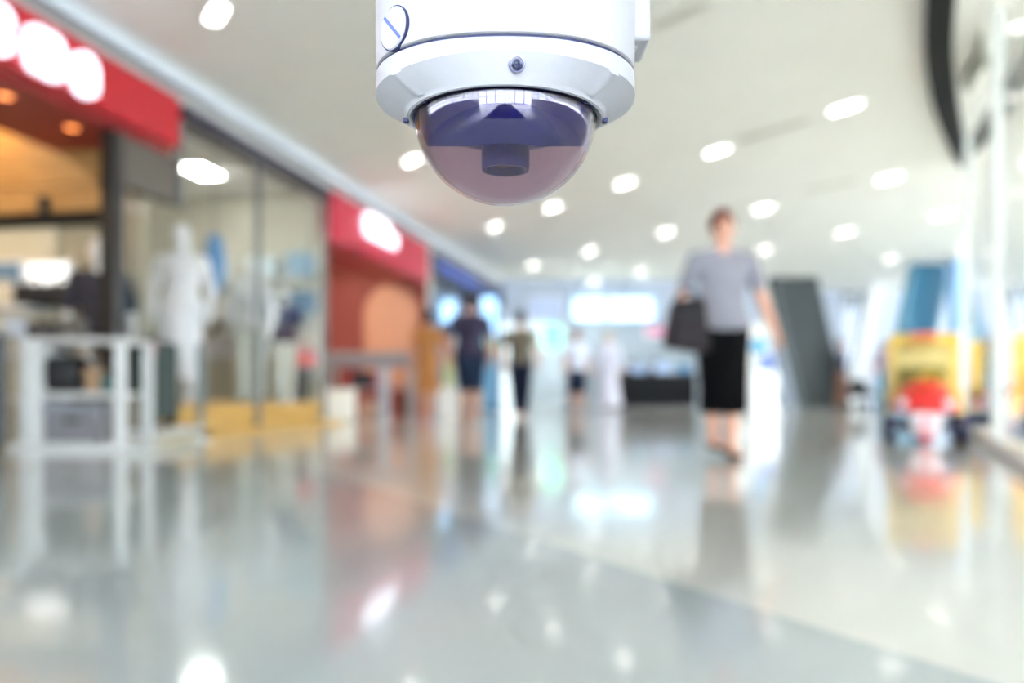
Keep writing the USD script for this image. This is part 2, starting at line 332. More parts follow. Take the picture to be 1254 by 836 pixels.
def midring(k, lift):
    m = edge * (1 - k) + bot * k; rad = m[:, :2] / np.linalg.norm(m[:, :2], axis=1, keepdims=True)
    m[:, :2] += rad * (lift + 0.0011 * crease)[:, None]; m[:, 2] -= 0.0010 * crease; return m
part(dome, 'cover', loft([ring(HA - 0.0014, HB - 0.0014, HE, 0.6204), top_, ring(HA + 0.0003, HB + 0.0003, HE, ze + 0.0012), edge * [1, 1, 1], midring(0.06, 0.0), midring(0.5, 0.0003), midring(0.94, 0.0002), bot, circ(0.0575, 0.5984), circ(0.0560, 0.5980), circ(0.0545, 0.5990), circ(0.0540, 0.6040)], False, False), cam_white, smooth=22)
part(dome, 'dome_ring', loft([circ(0.0545, 0.6030), circ(0.0545, 0.5986), circ(0.0536, 0.5984), circ(0.0533, 0.6030)]), mat('dome_ring_dark', (24, 26, 60), 0.4))
# bubble: outer and inner skin
def hemi(r, z0, zs, n=20, top=0.0):
    e = np.linspace(top, np.pi / 2, n); return [(r * math.cos(x), z0 - r * zs * math.sin(x)) for x in e]
bub = hemi(0.0533, 0.6005, 0.955, 28) + hemi(0.0521, 0.6005, 0.955, 28)[::-1]
bubble_m = glass('dome_bubble', (0.87, 0.785, 0.86), 0.05)
part(dome, 'bubble', lathe(bub, 96), bubble_m, smooth=60, label='clear mauve tinted plastic bubble')
# inner liner: a dark blue smoked shell that tilts with the lens unit
lo, li = lathe([(0, 0.6045)] + hemi(0.0510, 0.6045, 0.955, 24), 96), lathe([(0, 0.603)] + hemi(0.0500, 0.6030, 0.955, 24), 96)
def mf(m): return Manifold(__import__('manifold3d').Mesh(np.asarray(m.vertices, np.float32), np.asarray(m.faces, np.uint32)))
nz = np.array([0, 0.299, -1.0]); nz /= np.linalg.norm(nz)
pz = np.array([0, 0, CAM_Z + 0.299 * DY])
shell = (mf(lo) - mf(li)).trim_by_plane((-nz).tolist(), float(-nz @ pz))
liner_m = usdkit.material(stage, '/World/Looks/dome_liner', {'t': ('transparent_bsdf', {'color': (0.17, 0.19, 0.62)}), 'd': ('principled_bsdf', {'base_color': (0.004, 0.007, 0.20), 'roughness': 0.25}), 'm': ('mix_closure', {'fac': 0.45})},
    [('t.BSDF', 'm.closure1'), ('d.BSDF', 'm.closure2')], surface='m.closure')
part(dome, 'liner', arr(shell), liner_m, smooth=50, label='dark blue smoked liner inside the bubble')
blue_dark = mat('camera_blue_black', (10, 10, 92), 0.4)
part(dome, 'turret', lathe([(0, 0.606), (0.042, 0.606), (0.0425, 0.5945), (0.0405, 0.5925), (0.030, 0.5915), (0.0, 0.5915)], 72), blue_dark)
brl = part(dome, 'lens_barrel', lathe([(0.0, 0.594), (0.0135, 0.594), (0.0142, 0.585), (0.0142, 0.5705), (0.0136, 0.5692), (0.0118, 0.5692), (0.0105, 0.574), (0.0, 0.574)], 64), mat('barrel_blue', (22, 12, 96), 0.35))
part(brl, 'lens', lathe([(0.0104, 0.5738), (0.008, 0.5722), (0.004, 0.5712), (0.0, 0.571)], 40), mat('lens_glass', (14, 12, 40), 0.03, coat=1.0))
# socket screw on the front facet
fn = np.array([0, -0.93, -0.36]); fn /= np.linalg.norm(fn)
def orient(m, nrm, loc):
    z = np.array(nrm, float) / np.linalg.norm(nrm); x = np.cross([0, 0, 1.0], z); x /= np.linalg.norm(x); y = np.cross(z, x)
    M = np.eye(4); M[:3, 0], M[:3, 1], M[:3, 2], M[:3, 3] = x, y, z, loc; m = m.copy(); m.apply_transform(M); return m
fr = -(0.0622)
sl = np.array([0.0063, fr - 0.0002, 0.6068])
scr = part(dome, 'cover_screw', orient(lathe([(0.0044, -0.001), (0.0044, 0.0006), (0.0036, 0.0009), (0.0031, 0.0004), (0.0029, -0.001)], 40), fn, sl), mat('screw_rim', (150, 150, 176), 0.25, metal=0.6))
part(scr, 'screw_head', orient(lathe([(0.0030, -0.0006), (0.0026, 0.0006), (0.0018, 0.0011), (0.0013, 0.0011), (0.0010, 0.0002), (0.0, 0.0002)], 32), fn, sl), mat('screw_steel', (96, 98, 130), 0.25, metal=1.0))
# slotted conduit cap on the left
ph = math.radians(-53.0)
def surf(phi):
    q = np.array([math.sin(phi), -math.cos(phi)]); r = (abs(q[0] / HA) ** HE + abs(q[1] / HB) ** HE) ** (-1 / HE); return q * r
pc = surf(ph); tg = surf(ph + 0.02) - surf(ph - 0.02); nr = np.array([tg[1], -tg[0], 0]); nr /= np.linalg.norm(nr)
if nr[1] > 0: nr = -nr
cl = np.array([pc[0], pc[1], 0.6330]) 
cap = part(dome, 'conduit_cap', orient(lathe([(0.0, 0.0016), (0.0106, 0.0016), (0.0112, 0.0010), (0.0112, -0.004), (0.0, -0.004)], 56), nr, cl), cam_white)
part(cap, 'cap_groove', orient(lathe([(0.0113, -0.004), (0.0113, 0.0007), (0.0118, 0.0007), (0.0118, -0.004)], 56), nr, cl), seam_m)
sb_ = turned(box((-0.0009, -0.0104, 0.0013), (0.0009, 0.0104, 0.0019), 0.0002), 44)
part(cap, 'cap_slot', orient(sb_, nr, cl), mat('slot_blue', (96, 110, 206), 0.5))
hp = part(dome, 'hinge_plate', rbox((0.0700, 0.004, 0.6480), (0.0862, 0.040, 0.738), 0.003, 2), cam_white)
part(hp, 'hinge_pin', turned(rbox((0.0745, 0.012, 0.6462), (0.0800, 0.022, 0.6520), 0.0024, 2), 0), cam_white)
for x in (-1, 1):
    part(dome, 'clip', rbox((x * 0.0582 - 0.0016, -0.004, 0.5965), (x * 0.0582 + 0.0016, 0.0, 0.5993), 0.0008), seam_m)
    q = np.array([math.sin(x * 0.95), -math.cos(x * 0.95)]) * 0.0548
    part(dome, 'rim_tab', rbox((q[0] - 0.0014, q[1] - 0.001, 0.5976), (q[0] + 0.0014, q[1] + 0.0012, 0.6000), 0.0006), seam_m)
part(dome, 'pendant_pole', cyl((0, 0), 0.021, 0.77, CEIL - 0.01, 32), cam_white)
part(dome, 'ceiling_flange', lathe([(0.022, CEIL - 0.04), (0.05, CEIL - 0.022), (0.075, CEIL - 0.016), (0.078, CEIL), (0.0, CEIL)], 40), cam_white)

# ================================================================== PEOPLE
ICO = trimesh.creation.icosphere(1).vertices
ICO2 = trimesh.creation.icosphere(2).vertices
def el(c, r, hi=False): return (ICO2 if hi else ICO) * np.broadcast_to(np.array(r, float), 3) + np.array(c, float)
def hull(*ps): return Manifold.hull_points(np.vstack(ps))
def join(ms): return Manifold.batch_boolean(ms, OpType.Add)
def soft(m, L, it=8):
    m = arr(m.refine_to_length(L)); m = trimesh.Trimesh(m.vertices, m.faces); m.merge_vertices()
    trimesh.smoothing.filter_taubin(m, lamb=0.5, nu=0.53, iterations=it); return m

def hand(w, d, inward, k, curl):
    """Palm, four fingers and a thumb from the wrist w along d; inward is the palm's facing."""
    d = d / np.linalg.norm(d); n = inward - d * (inward @ d); n /= np.linalg.norm(n); u = np.cross(d, n); u = u if u[1] < 0 else -u; out = []
    pl = 0.052 * k; r = 0.0085
    out.append(hull(*[el(w + u * a * k, 0.013) for a in (-0.012, 0.012)], *[el(w + d * pl + u * a * k, 0.0105) for a in (-0.030, 0.030)]))
    for j, (a, ln) in enumerate(((0.030, 0.066), (0.010, 0.074), (-0.010, 0.070), (-0.030, 0.055))):
        p = w + d * pl * 0.9 + u * a * k; c = curl
        for seg, fr_ in enumerate((0.48, 0.30, 0.24)):
            c2 = c * (seg + 0.5); q = p + (d * math.cos(c2) + n * math.sin(c2)) * ln * fr_ * k; out.append(hull(el(p, r), el(q, r * 0.93))); p = q
    p = w + d * 0.012 * k + u * 0.026 * k; q = p + (d * 0.75 + u * 0.6 + n * 0.25) * 0.034 * k; s = q + (d * 0.9 + u * 0.15 + n * 0.4) * 0.028 * k
    out += [hull(el(p, 0.0115), el(q, 0.010)), hull(el(q, 0.010), el(s, 0.0088))]
    return out

SKIN = dict(fair=(226, 168, 142), tan=(196, 138, 104), brown=(150, 102, 76))
def person(label, H, loc, rotz, top, bottom, shoe, hair, skin='tan', sleeve=0.55, hem=0.50, low='trousers', low_z=0.06, male=False, stride=0.0, arms=None, hairstyle='short', sit=False, mannequin=False, name='person', cat='person', wide=1.0, extra=None, headless=False, lowwide=1.0, stand=False, narrow=1.0):
    T = thing(name, label, cat, loc, rotz); J = lambda x, y, z: np.array([x, y, z]) * H
    skm = mat('skin_' + skin, SKIN[skin], 0.55) if not mannequin else mat('mannequin_white', (236, 234, 232), 0.35)
    w = (1.06 if male else 1.0) * wide; sh = (0.112 if male else 0.102) * wide
    zs = -0.235 if sit else 0.0                                          # a sitting figure's trunk comes down
    legs = []
    for sgn in (-1, 1):
        hip = J(sgn * 0.050 * w, 0, 0.505 + zs)
        st = stride * sgn
        if sit: knee, ank = J(sgn * 0.065, -0.235, 0.275), J(sgn * 0.065, -0.225, 0.045)
        else: knee, ank = J(sgn * 0.050 * (0.4 + 0.6 * narrow), -0.10 * st - (0.012 if st else 0), 0.280), J(sgn * 0.044 * narrow, -0.17 * st + (0.02 if st < 0 else 0), 0.045 + (0.025 if st < 0 else 0))
        legs.append((hip, knee, ank))
    pel, wst, chs = J(0, 0, 0.535 + zs), J(0, 0, 0.615 + zs), J(0, 0.004, 0.725 + zs)
    rp, rw, rc = np.array([0.088 if not male else 0.085, 0.062, 0.055]) * w, np.array([0.076 if not male else 0.082, 0.054, 0.05]) * w, np.array([0.090 if not male else 0.100, 0.062, 0.062]) * w
    arms_ = []
    for i, sgn in enumerate((-1, 1)):
        A = arms[i] if arms and arms[i] else ((0.140, 0.018, 0.635), (0.150, -0.028, 0.490))
        shd = J(sgn * sh, 0.004, 0.795 + zs); elb = J(sgn * A[0][0] * (w if not arms else 1), A[0][1] - 0.08 * stride * sgn * -1 * (0 if arms else 1), A[0][2] + zs); wr = J(sgn * A[1][0], A[1][1] + 0.16 * stride * sgn * (0 if arms else 1), A[1][2] + zs)
        arms_.append((shd, elb, wr))
    # --- body
    B = [hull(el(pel, rp * H * 0.94), el(wst, rw * H * 0.94)), hull(el(wst, rw * H * 0.94), el(chs, rc * H * 0.94)),
         hull(el(chs, rc * H * 0.9), *[el(J(s * (sh - 0.012), 0.004, 0.792 + zs), 0.028 * H) for s in (-1, 1)], el(J(0, 0.008, 0.825 + zs), 0.034 * H))]
    for hip, knee, ank in legs:
        B += [hull(el(hip, 0.050 * H * w), el(knee, 0.033 * H)), hull(el(knee, 0.032 * H), el(knee * 0.68 + ank * 0.32 + J(0, 0.008, 0), 0.031 * H), el(ank, 0.020 * H)),
              hull(el(ank, 0.021 * H), el(ank + J(0, 0.018, -0.026), 0.017 * H), el(ank + J(0, -0.085, -0.030), np.array([0.022, 0.026, 0.013]) * H))]
    for i, (shd, elb, wr) in enumerate(arms_):
        sgn = (-1, 1)[i]
        B += [hull(el(shd, 0.031 * H), el(elb, 0.0235 * H)), hull(el(elb, 0.0235 * H), el(elb * 0.7 + wr * 0.3, 0.0235 * H), el(wr, 0.0155 * H))]
        B += hand(wr, wr - elb, np.array([-sgn, 0.15, 0.0]), H / 1.7, 0.32)
    nb, hd = J(0, 0.006, 0.825 + zs), J(0, -0.004, 0.935 + zs)
    B.append(hull(el(nb, 0.034 * H), el(J(0, -0.002, 0.880 + zs), 0.031 * H)))
    if not headless:
        B += [hull(el(hd, np.array([0.045, 0.056, 0.060]) * H, True), el(hd + J(0, -0.022, -0.036), np.array([0.033, 0.032, 0.030]) * H), el(hd + J(0, -0.030, -0.052), np.array([0.016, 0.016, 0.012]) * H)),
              hull(el(hd + J(0, -0.058, 0.004), 0.005 * H), el(hd + J(0, -0.066, -0.018), 0.0062 * H), el(hd + J(0, -0.052, -0.020), 0.0095 * H))]
        for s in (-1, 1): B.append(hull(el(hd + J(s * 0.046, 0.004, -0.006), np.array([0.004, 0.009, 0.016]) * H), el(hd + J(s * 0.042, 0.0, -0.02), np.array([0.004, 0.006, 0.008]) * H)))
    body = part(T, 'body', soft(join(B), 0.022, 5), skm, smooth=True)
    if not headless and not mannequin:
        for s in (-1, 1):
            e = part(T, 'eye', trimesh.Trimesh(el(hd + J(s * 0.0185, -0.0490, -0.001), np.array([0.0078, 0.0050, 0.0045]) * H, True), trimesh.creation.icosphere(2).faces), mat('eye_white', (236, 232, 228), 0.2), smooth=True)
            part(e, 'iris', trimesh.Trimesh(el(hd + J(s * 0.0185, -0.0530, -0.001), np.array([0.0036, 0.0016, 0.0036]) * H), trimesh.creation.icosphere(1).faces), mat('iris_brown', (52, 34, 24), 0.2), smooth=True)
            part(T, 'eyebrow', arr(hull(el(hd + J(s * 0.010, -0.0545, 0.0120), 0.0022 * H), el(hd + J(s * 0.028, -0.0475, 0.0130), 0.0018 * H))), mat('hair_' + hair[0], hair[1], 0.6))
        part(T, 'mouth', soft(join([hull(el(hd + J(-0.013, -0.0500, -0.0375), 0.0022 * H), el(hd + J(0, -0.0545, -0.0370), 0.0040 * H), el(hd + J(0.013, -0.0500, -0.0375), 0.0022 * H))]), 0.01, 3), mat('lips', (176, 96, 92), 0.45), smooth=True)
    # --- hair
    if not headless and hair:
        hm = mat('hair_' + hair[0], hair[1], 0.55, bump=0.2, scale=60)
        hh = Manifold.hull_points(el(hd + J(0, 0.006, 0.006), np.array([0.0515, 0.0600, 0.0640]) * H, True)) - hull(el(hd + J(0, -0.078, -0.030), np.array([0.050, 0.052, 0.056]) * H, True), el(hd + J(0, -0.085, -0.11), np.array([0.06, 0.06, 0.05]) * H)) - hull(*[el(J(x, y, 0.86 + zs), 0.01 * H) for x in (-0.07, 0.07) for y in (-0.09, 0.02)], *[el(J(x, y, 0.905 + zs), 0.01 * H) for x in (-0.07, 0.07) for y in (-0.09, -0.01)])
        extra_h = []
        if hairstyle == 'long': extra_h = [hull(el(hd + J(0, 0.022, -0.01), np.array([0.047, 0.040, 0.05]) * H), el(hd + J(0, 0.030, -0.12), np.array([0.050, 0.020, 0.03]) * H))]
        if hairstyle == 'bun': extra_h = [hull(el(hd + J(0, 0.062, 0.022), 0.026 * H, True))]
        part(T, 'hair', soft(join([hh] + extra_h), 0.02, 4), hm, smooth=True)
    # --- top
    o = 0.007 * H
    if top:
        tm = mat('cloth_' + top[0], top[1], 0.9, spec=0.15, vary=0.08, scale=30)
        S = []
        if hem < 0.56: S.append(hull(el(J(0, 0, max(hem, 0.50) + zs + 0.025), [max(rp[0], 0.104 * w) * H + o * 1.7, rp[1] * H + o * 1.7, 0.028 * H]), el(wst, (rw * H + o * 1.4))))
        S += [hull(el(wst, rw * H + o), el(chs, rc * H + o)), hull(el(chs, rc * H * 0.95 + o), *[el(J(s * (sh - 0.010), 0.004, 0.794 + zs), 0.031 * H + o * 0.4) for s in (-1, 1)], el(J(0, 0.006, 0.818 + zs), 0.040 * H))]
        for shd, elb, wr in arms_:
            if sleeve <= 1.0: q = shd * (1 - sleeve) + elb * sleeve; S.append(hull(el(shd, 0.032 * H + o * 0.8), el(q, 0.027 * H + o * 0.9)))
            else: q = elb * (2 - sleeve) + wr * (sleeve - 1); S += [hull(el(shd, 0.032 * H + o * 0.8), el(elb, 0.0245 * H + o * 0.8)), hull(el(elb, 0.0245 * H + o * 0.8), el(q, 0.019 * H + o))]
        m = join(S)
        ny = 0.838 + zs; m = m - hull(el(J(0, -0.035, ny), np.array([0.030, 0.05, 0.022]) * H))
        part(T, 'shirt' if low != 'dress' else 'bodice', soft(m, 0.02, 4), tm, smooth=True)
    # --- lower garment
    if bottom:
        bm = mat('cloth_' + bottom[0], bottom[1], 0.9, spec=0.15, vary=0.08, scale=30)
        S = [hull(el(pel, rp * H + o * 0.6), el(J(0, 0, 0.585 + zs), rw * H * [1, 1, 0.3] + o * 0.4), *[el(l[0], 0.050 * H * w + o * 0.7) for l in legs])]
        if low in ('trousers', 'shorts', 'wide'):
            for hip, knee, ank in legs:
                r0, r1, r2 = 0.052 * H * w + o, (0.038 if low != 'wide' else 0.058) * H * lowwide + o, (0.030 if low != 'wide' else 0.062) * H * lowwide + o
                if low == 'shorts': r1 = 0.047 * H + o
                zk = knee[2] / H
                if low_z >= zk: t_ = (hip[2] / H - low_z) / (hip[2] / H - zk); S.append(hull(el(hip, r0), el(hip * (1 - t_) + knee * t_, [r1, r1, 0.01 * H])))
                else:
                    t_ = (zk - low_z) / (zk - ank[2] / H); q = knee * (1 - t_) + ank * t_
                    S += [hull(el(hip, r0), el(knee, r1)), hull(el(knee, r1), el(q, [r2, r2, 0.012 * H]))]
        else:
            yo = 0.0
            S.append(hull(el(J(0, 0, 0.50 + zs), np.array([rp[0] * H + o * 1.5, rp[1] * H + o * 1.5, 0.03 * H])), el(J(0, 0, low_z + 0.005), np.array([0.098 * H * lowwide, 0.085 * H * lowwide, 0.006 * H]), True)))
        part(T, {'dress': 'dress_skirt', 'skirt': 'skirt', 'shorts': 'shorts'}.get(low, 'trousers'), soft(join(S), 0.022, 4), bm, smooth=True)
    if shoe:
        sm = mat('shoe_' + shoe[0], shoe[1], 0.45)
        for hip, knee, ank in legs:
            q = [hull(el(ank + J(0, 0.018, -0.024), np.array([0.020, 0.022, 0.020]) * H), el(ank + J(0, -0.050, -0.027), np.array([0.026, 0.03, 0.016]) * H), el(ank + J(0, -0.092, -0.032), np.array([0.023, 0.024, 0.0115]) * H))]
            part(T, 'shoe', soft(join(q), 0.02, 2), sm, smooth=True)
    if stand: part(T, 'stand', cat_(lathe([(0, 0), (0.16, 0), (0.16, 0.008), (0.15, 0.012), (0, 0.012)], 32), cyl((0, 0.10), 0.010, 0.01, 0.45 * H, 12)), steel)
    if extra: extra(T, arms_, H)
    return T
# EOF-P2
# ------------------------------------------------------------------ the people of the photograph
GREYTEE, BLACKT = ('grey', (146, 143, 152)), ('jet', (6, 6, 7))
def woman_bag(T, arms, H):
    pass
woman = person('woman in grey T-shirt and wide black cropped trousers walking towards the camera', 1.63, at(885, Y=5.37) * [1, 1, 0], 4, GREYTEE, BLACKT, ('dark_brown', (58, 34, 28)), ('auburn', (112, 56, 40)), 'fair', sleeve=0.62, hem=0.50, low='wide', low_z=0.185, stride=0.28,
    arms=[((0.165, 0.045, 0.640), (0.158, -0.055, 0.548)), ((0.172, 0.02, 0.635), (0.205, -0.045, 0.495))], lowwide=0.86, wide=1.06, narrow=0.42)
# her bag hangs from the crook of her right arm (left in the picture)
bg = thing('handbag', 'dark brown leather handbag hanging on the walking woman\'s forearm', 'handbag', at(840, Y=5.08) * [1, 1, 0], 12)
bl = mat('bag_brown', (30, 20, 26), 0.6, spec=0.3, bump=0.1)
part(bg, 'bag_body', soft(Manifold.hull_points(np.vstack([el((x, y, z), 0.03) for x, y, z in ((-0.11, -0.05, 0.73), (0.11, -0.05, 0.70), (-0.11, 0.04, 0.73), (0.11, 0.04, 0.70), (-0.07, -0.02, 0.97), (0.09, -0.02, 0.99), (-0.07, 0.02, 0.97), (0.09, 0.02, 0.99))])), 0.03, 3), bl, smooth=True)
for y in (-0.03, 0.03):
    a_ = np.linspace(0, np.pi, 14); part(bg, 'strap', tube(np.column_stack([0.01 + 0.07 * np.cos(a_), np.full(14, y), 0.98 + 0.08 * np.sin(a_)]), 0.008, 8), bl)
part(bg, 'flap', rbox((-0.08, -0.072, 0.86), (0.10, -0.055, 0.985), 0.008), mat('bag_flap', (20, 14, 17), 0.5, spec=0.3))

person('person in a long tan dress with dark hair near the red shop, seen from behind', 1.62, at(524, Y=11.9) * [1, 1, 0], 172, ('tan', (188, 130, 78)), ('tan', (188, 130, 78)), ('rose', (186, 96, 92)), ('darkbrown', (40, 30, 32)), 'tan', sleeve=0.5, low='dress', low_z=0.26, stride=0.1, lowwide=1.15)
person('tall person in a dark plum shirt and navy shorts with bare tan legs', 1.76, at(576, Y=11.1) * [1, 1, 0], 176, ('plum', (58, 52, 72)), ('navyshort', (32, 44, 66)), ('ochre', (196, 132, 66)), ('black', (24, 24, 32)), 'tan', sleeve=0.7, low='shorts', low_z=0.27, male=True, stride=0.12, lowwide=1.2, wide=1.1)
person('person in an olive-brown shirt and dark navy trousers walking in the middle distance', 1.68, at(637, Y=12.9) * [1, 1, 0], 165, ('olive', (104, 98, 86)), ('darknavy', (28, 34, 54)), ('tanshoe', (160, 112, 88)), ('black', (24, 24, 32)), 'tan', sleeve=0.6, low='trousers', low_z=0.07, male=True, stride=0.35, lowwide=1.4, wide=1.12)
person('person in a white shirt and dark navy shorts, left of the dark counter', 1.66, at(707, Y=16.3) * [1, 1, 0], 185, ('whiteblue', (216, 222, 238)), ('navyshort', (32, 44, 66)), ('tanshoe', (160, 112, 88)), ('brown', (150, 104, 76)), 'tan', sleeve=0.65, low='shorts', low_z=0.24, stride=0.3, lowwide=1.1)
person('person in a long pale lilac robe beside the dark counter', 1.78, at(745, Y=18.3) * [1, 1, 0], 178, ('lilac', (214, 212, 226)), ('lilac', (214, 212, 226)), ('grey', (120, 116, 120)), ('sand', (190, 168, 140)), 'fair', sleeve=1.7, low='dress', low_z=0.05, lowwide=1.75, wide=1.05)
person('seated person in black with dark hair at the left end of the dark counter', 1.62, at(773, Y=21.0) * [1, 1, 0], 20, ('black', (24, 22, 26)), ('black', (24, 22, 26)), ('grey', (120, 116, 120)), ('black', (24, 24, 32)), 'tan', sleeve=0.6, sit=True, low='trousers')
person('seated person in dark maroon in the middle behind the dark counter', 1.64, at(803, Y=21.1) * [1, 1, 0], -10, ('maroon', (70, 40, 46)), ('black', (24, 22, 26)), ('grey', (120, 116, 120)), ('umber', (70, 56, 44)), 'brown', sleeve=0.6, sit=True, low='trousers')
st0 = None
for x, lab in ((773, 'round stool under the left seated person behind the dark counter'), (803, 'round stool under the middle seated person behind the dark counter')):
    q = at(x, Y=21.05 if x == 773 else 21.15)
    if st0 is None:
        st0 = thing('stool', lab, 'stool', (q[0], q[1] + 0.02, 0)); part(st0, 'seat', lathe([(0, 0.30), (0.17, 0.30), (0.18, 0.325), (0.17, 0.345), (0, 0.345)], 32), black_m)
        part(st0, 'column', cyl((0, 0), 0.025, 0.012, 0.3), steel); part(st0, 'base', lathe([(0, 0), (0.19, 0), (0.18, 0.014), (0.03, 0.03), (0, 0.03)], 32), steel)
    else: copy(st0, (q[0], q[1] + 0.02, 0), 0, lab)
person('person in a dark grey jacket and brown trousers beside the slanted dark pillar', 1.78, at(1031, Y=20.8) * [1, 1, 0], 60, ('slate', (64, 62, 74)), ('brownpants', (126, 88, 70)), ('black2', (28, 28, 30)), ('brown2', (86, 66, 60)), 'tan', sleeve=1.8, male=True, stride=0.3)
person('person in a dusty pink top and teal jeans between pillar and kiddie car', 1.66, at(1083, Y=20.2) * [1, 1, 0], -30, ('pink', (206, 182, 196)), ('teal', (122, 170, 190)), ('black2', (28, 28, 30)), ('mauve', (120, 80, 92)), 'fair', sleeve=0.6, stride=0.3)
# buggy beside the person at the pillar
bq = at(1056, Y=19.2)
bu = thing('pushchair', 'dark folded pushchair standing beside the slanted dark pillar', 'pushchair', (bq[0], bq[1], 0), 30)
part(bu, 'seat', rbox((-0.2, -0.25, 0.3), (0.2, 0.25, 0.48), 0.07, 2), black_m); part(bu, 'hood', soft(Manifold.hull_points(np.vstack([el((0, 0.12, 0.58), (0.2, 0.2, 0.14)), el((0, 0.18, 0.45), (0.2, 0.1, 0.08))])), 0.05, 3), mat('hood_dark', (40, 40, 46), 0.8), smooth=True)
part(bu, 'handle', tube([(-0.19, 0.2, 0.45), (-0.19, 0.42, 0.85), (0.19, 0.42, 0.85), (0.19, 0.2, 0.45)], 0.012), steel)
for x in (-0.2, 0.2):
    for y in (-0.26, 0.26):
        part(bu, 'wheel', moved(turned(lathe([(0.03, -0.015), (0.085, -0.02), (0.09, 0), (0.085, 0.02), (0.03, 0.015), (0.03, -0.015)], 24), 90, (0, 1, 0)), (x, y, 0.09)), black_m)
        part(bu, 'leg', tube([(x, y, 0.09), (x * 0.95, y * 0.7, 0.36)], 0.011), steel)

# ------------------------------------------------------------------ dark counter, pedestal and far shop
c0, c1 = at(760, Y=19.6)[0], at(852, Y=19.6)[0]
k = thing('counter', 'long matt black service counter in front of the seated people', 'counter', ((c0 + c1) / 2, 19.6, 0)); hw = (c1 - c0) / 2
part(k, 'body', box((-hw, 0, 0.06), (hw, 0.6, 0.82), 0.01), mat('counter_black', (12, 13, 17), 0.7, spec=0.2)); part(k, 'top', box((-hw - 0.03, -0.03, 0.82), (hw + 0.03, 0.63, 0.86), 0.008), mat('counter_top', (34, 30, 34), 0.3)); part(k, 'kick', box((-hw + 0.03, 0.04, 0), (hw - 0.03, 0.56, 0.06), 0.003), dark_m)
for n_, (px, w_, hgt, rgb, lab) in enumerate(((783, 0.36, 0.20, (150, 176, 214), 'pale blue carton on the left part of the dark counter'), (812, 0.34, 0.26, (176, 200, 236), 'light blue carton in the middle of the dark counter'), (838, 0.30, 0.20, (70, 130, 176), 'deeper blue carton at the right of the dark counter'))):
    q = at(px, Y=19.85); b_ = thing('carton', lab, 'box', (q[0], q[1] + 0.05, 0.86)); m_ = mat(f'carton_blue_{n_}', rgb, 0.6)
    part(b_, 'box_body', box((-w_ / 2, -0.12, 0), (w_ / 2, 0.12, hgt), 0.006), m_); part(b_, 'lid', box((-w_ / 2 - 0.006, -0.126, hgt - 0.04), (w_ / 2 + 0.006, 0.126, hgt + 0.008), 0.005), m_)
q = at(932, Y=14.0)
pd = thing('display_pedestal', 'white display pedestal behind the walking woman', 'pedestal', (q[0], q[1], 0))
part(pd, 'column', box((-0.22, -0.22, 0.05), (0.22, 0.22, 0.72), 0.012), whitegloss); part(pd, 'plinth', box((-0.25, -0.25, 0), (0.25, 0.25, 0.05), 0.008), whitegloss); part(pd, 'top', box((-0.25, -0.25, 0.72), (0.25, 0.25, 0.76), 0.008), whitegloss)
bb = thing('shopping_bag', 'blue-violet paper shopping bag on the white pedestal', 'bag', (q[0] + 0.05, q[1], 0.76))
part(bb, 'bag_body', trimesh.Trimesh([(x * (0.15 if z else 0.13), y * (0.05 if z else 0.07), z * 0.30) for x in (-1, 1) for y in (-1, 1) for z in (0, 1)], process=False).convex_hull, mat('bag_violet', (96, 118, 190), 0.6))
for y in (-0.05, 0.05): part(bb, 'handle', tube([(-0.05, y, 0.30), (-0.04, y, 0.38), (0.04, y, 0.38), (0.05, y, 0.30)], 0.005, 6), whitegloss)
cb = thing('globe_lamp', 'cyan globe on a short neck on the white pedestal', 'lamp', (q[0] - 0.08, q[1] - 0.1, 0.76))
part(cb, 'neck', lathe([(0, 0), (0.08, 0), (0.07, 0.02), (0.02, 0.05), (0.02, 0.32), (0, 0.32)], 24), steel); part(cb, 'globe', moved(trimesh.creation.icosphere(3, 0.13), (0, 0, 0.44)), mat('globe_cyan', (28, 160, 222), 0.35), smooth=True)

fs = thing('lightbox_sign', 'long bright blue-white light box sign above the far shop', 'sign', ((at(700, Y=22)[0] + at(800, Y=22)[0]) / 2, FY - 0.09, 0))
part(fs, 'case', box((-1.12, 0, 2.28), (1.12, 0.09, 2.96), 0.02), mat('sign_case_blue', (120, 176, 224), 0.4))
part(fs, 'lit_panel', box((-1.06, -0.012, 2.34), (-0.22, 0.0, 2.90), 0.008), glow('sign_ice', (176, 232, 255), 0.36)); part(fs, 'lit_panel', box((-0.12, -0.012, 2.34), (1.06, 0.0, 2.90), 0.008), glow('sign_ice', (176, 232, 255), 0.36))
fl = thing('ceiling_light_panel', 'lit ceiling panel inside the far shop', 'ceiling lamp', (3.2, FY + 1.6, CEIL))
part(fl, 'frame', box((-2.6, -0.5, -0.03), (2.6, 0.5, 0.0), 0.006), rim_m); part(fl, 'diffuser', box((-2.5, -0.4, -0.04), (2.5, 0.4, -0.031), 0.003), glow('far_panel', (230, 244, 255), 0.5))
def poster(name, label, px0, px1, py0, py1, Y, rgb, cat='poster', m=None, frame=whitegloss, dy=0.0):
    A, B_ = at(px0, py1, Y), at(px1, py0, Y); w_, h_ = B_[0] - A[0], B_[2] - A[2]
    p = thing(name, label, cat, ((A[0] + B_[0]) / 2, Y + dy, 0)); part(p, 'frame', box((-w_ / 2, 0, A[2]), (w_ / 2, 0.05, B_[2]), 0.008), frame); part(p, 'sheet', box((-w_ / 2 + 0.04, -0.006, A[2] + 0.04), (w_ / 2 - 0.04, 0, B_[2] - 0.04), 0.002), m or mat(name + '_' + '_'.join(map(str, rgb)), rgb, 0.5)); return p
poster('wall_poster', 'mint green poster panel beyond the person in olive', 662, 690, 393, 428, 24.9, (104, 196, 160))
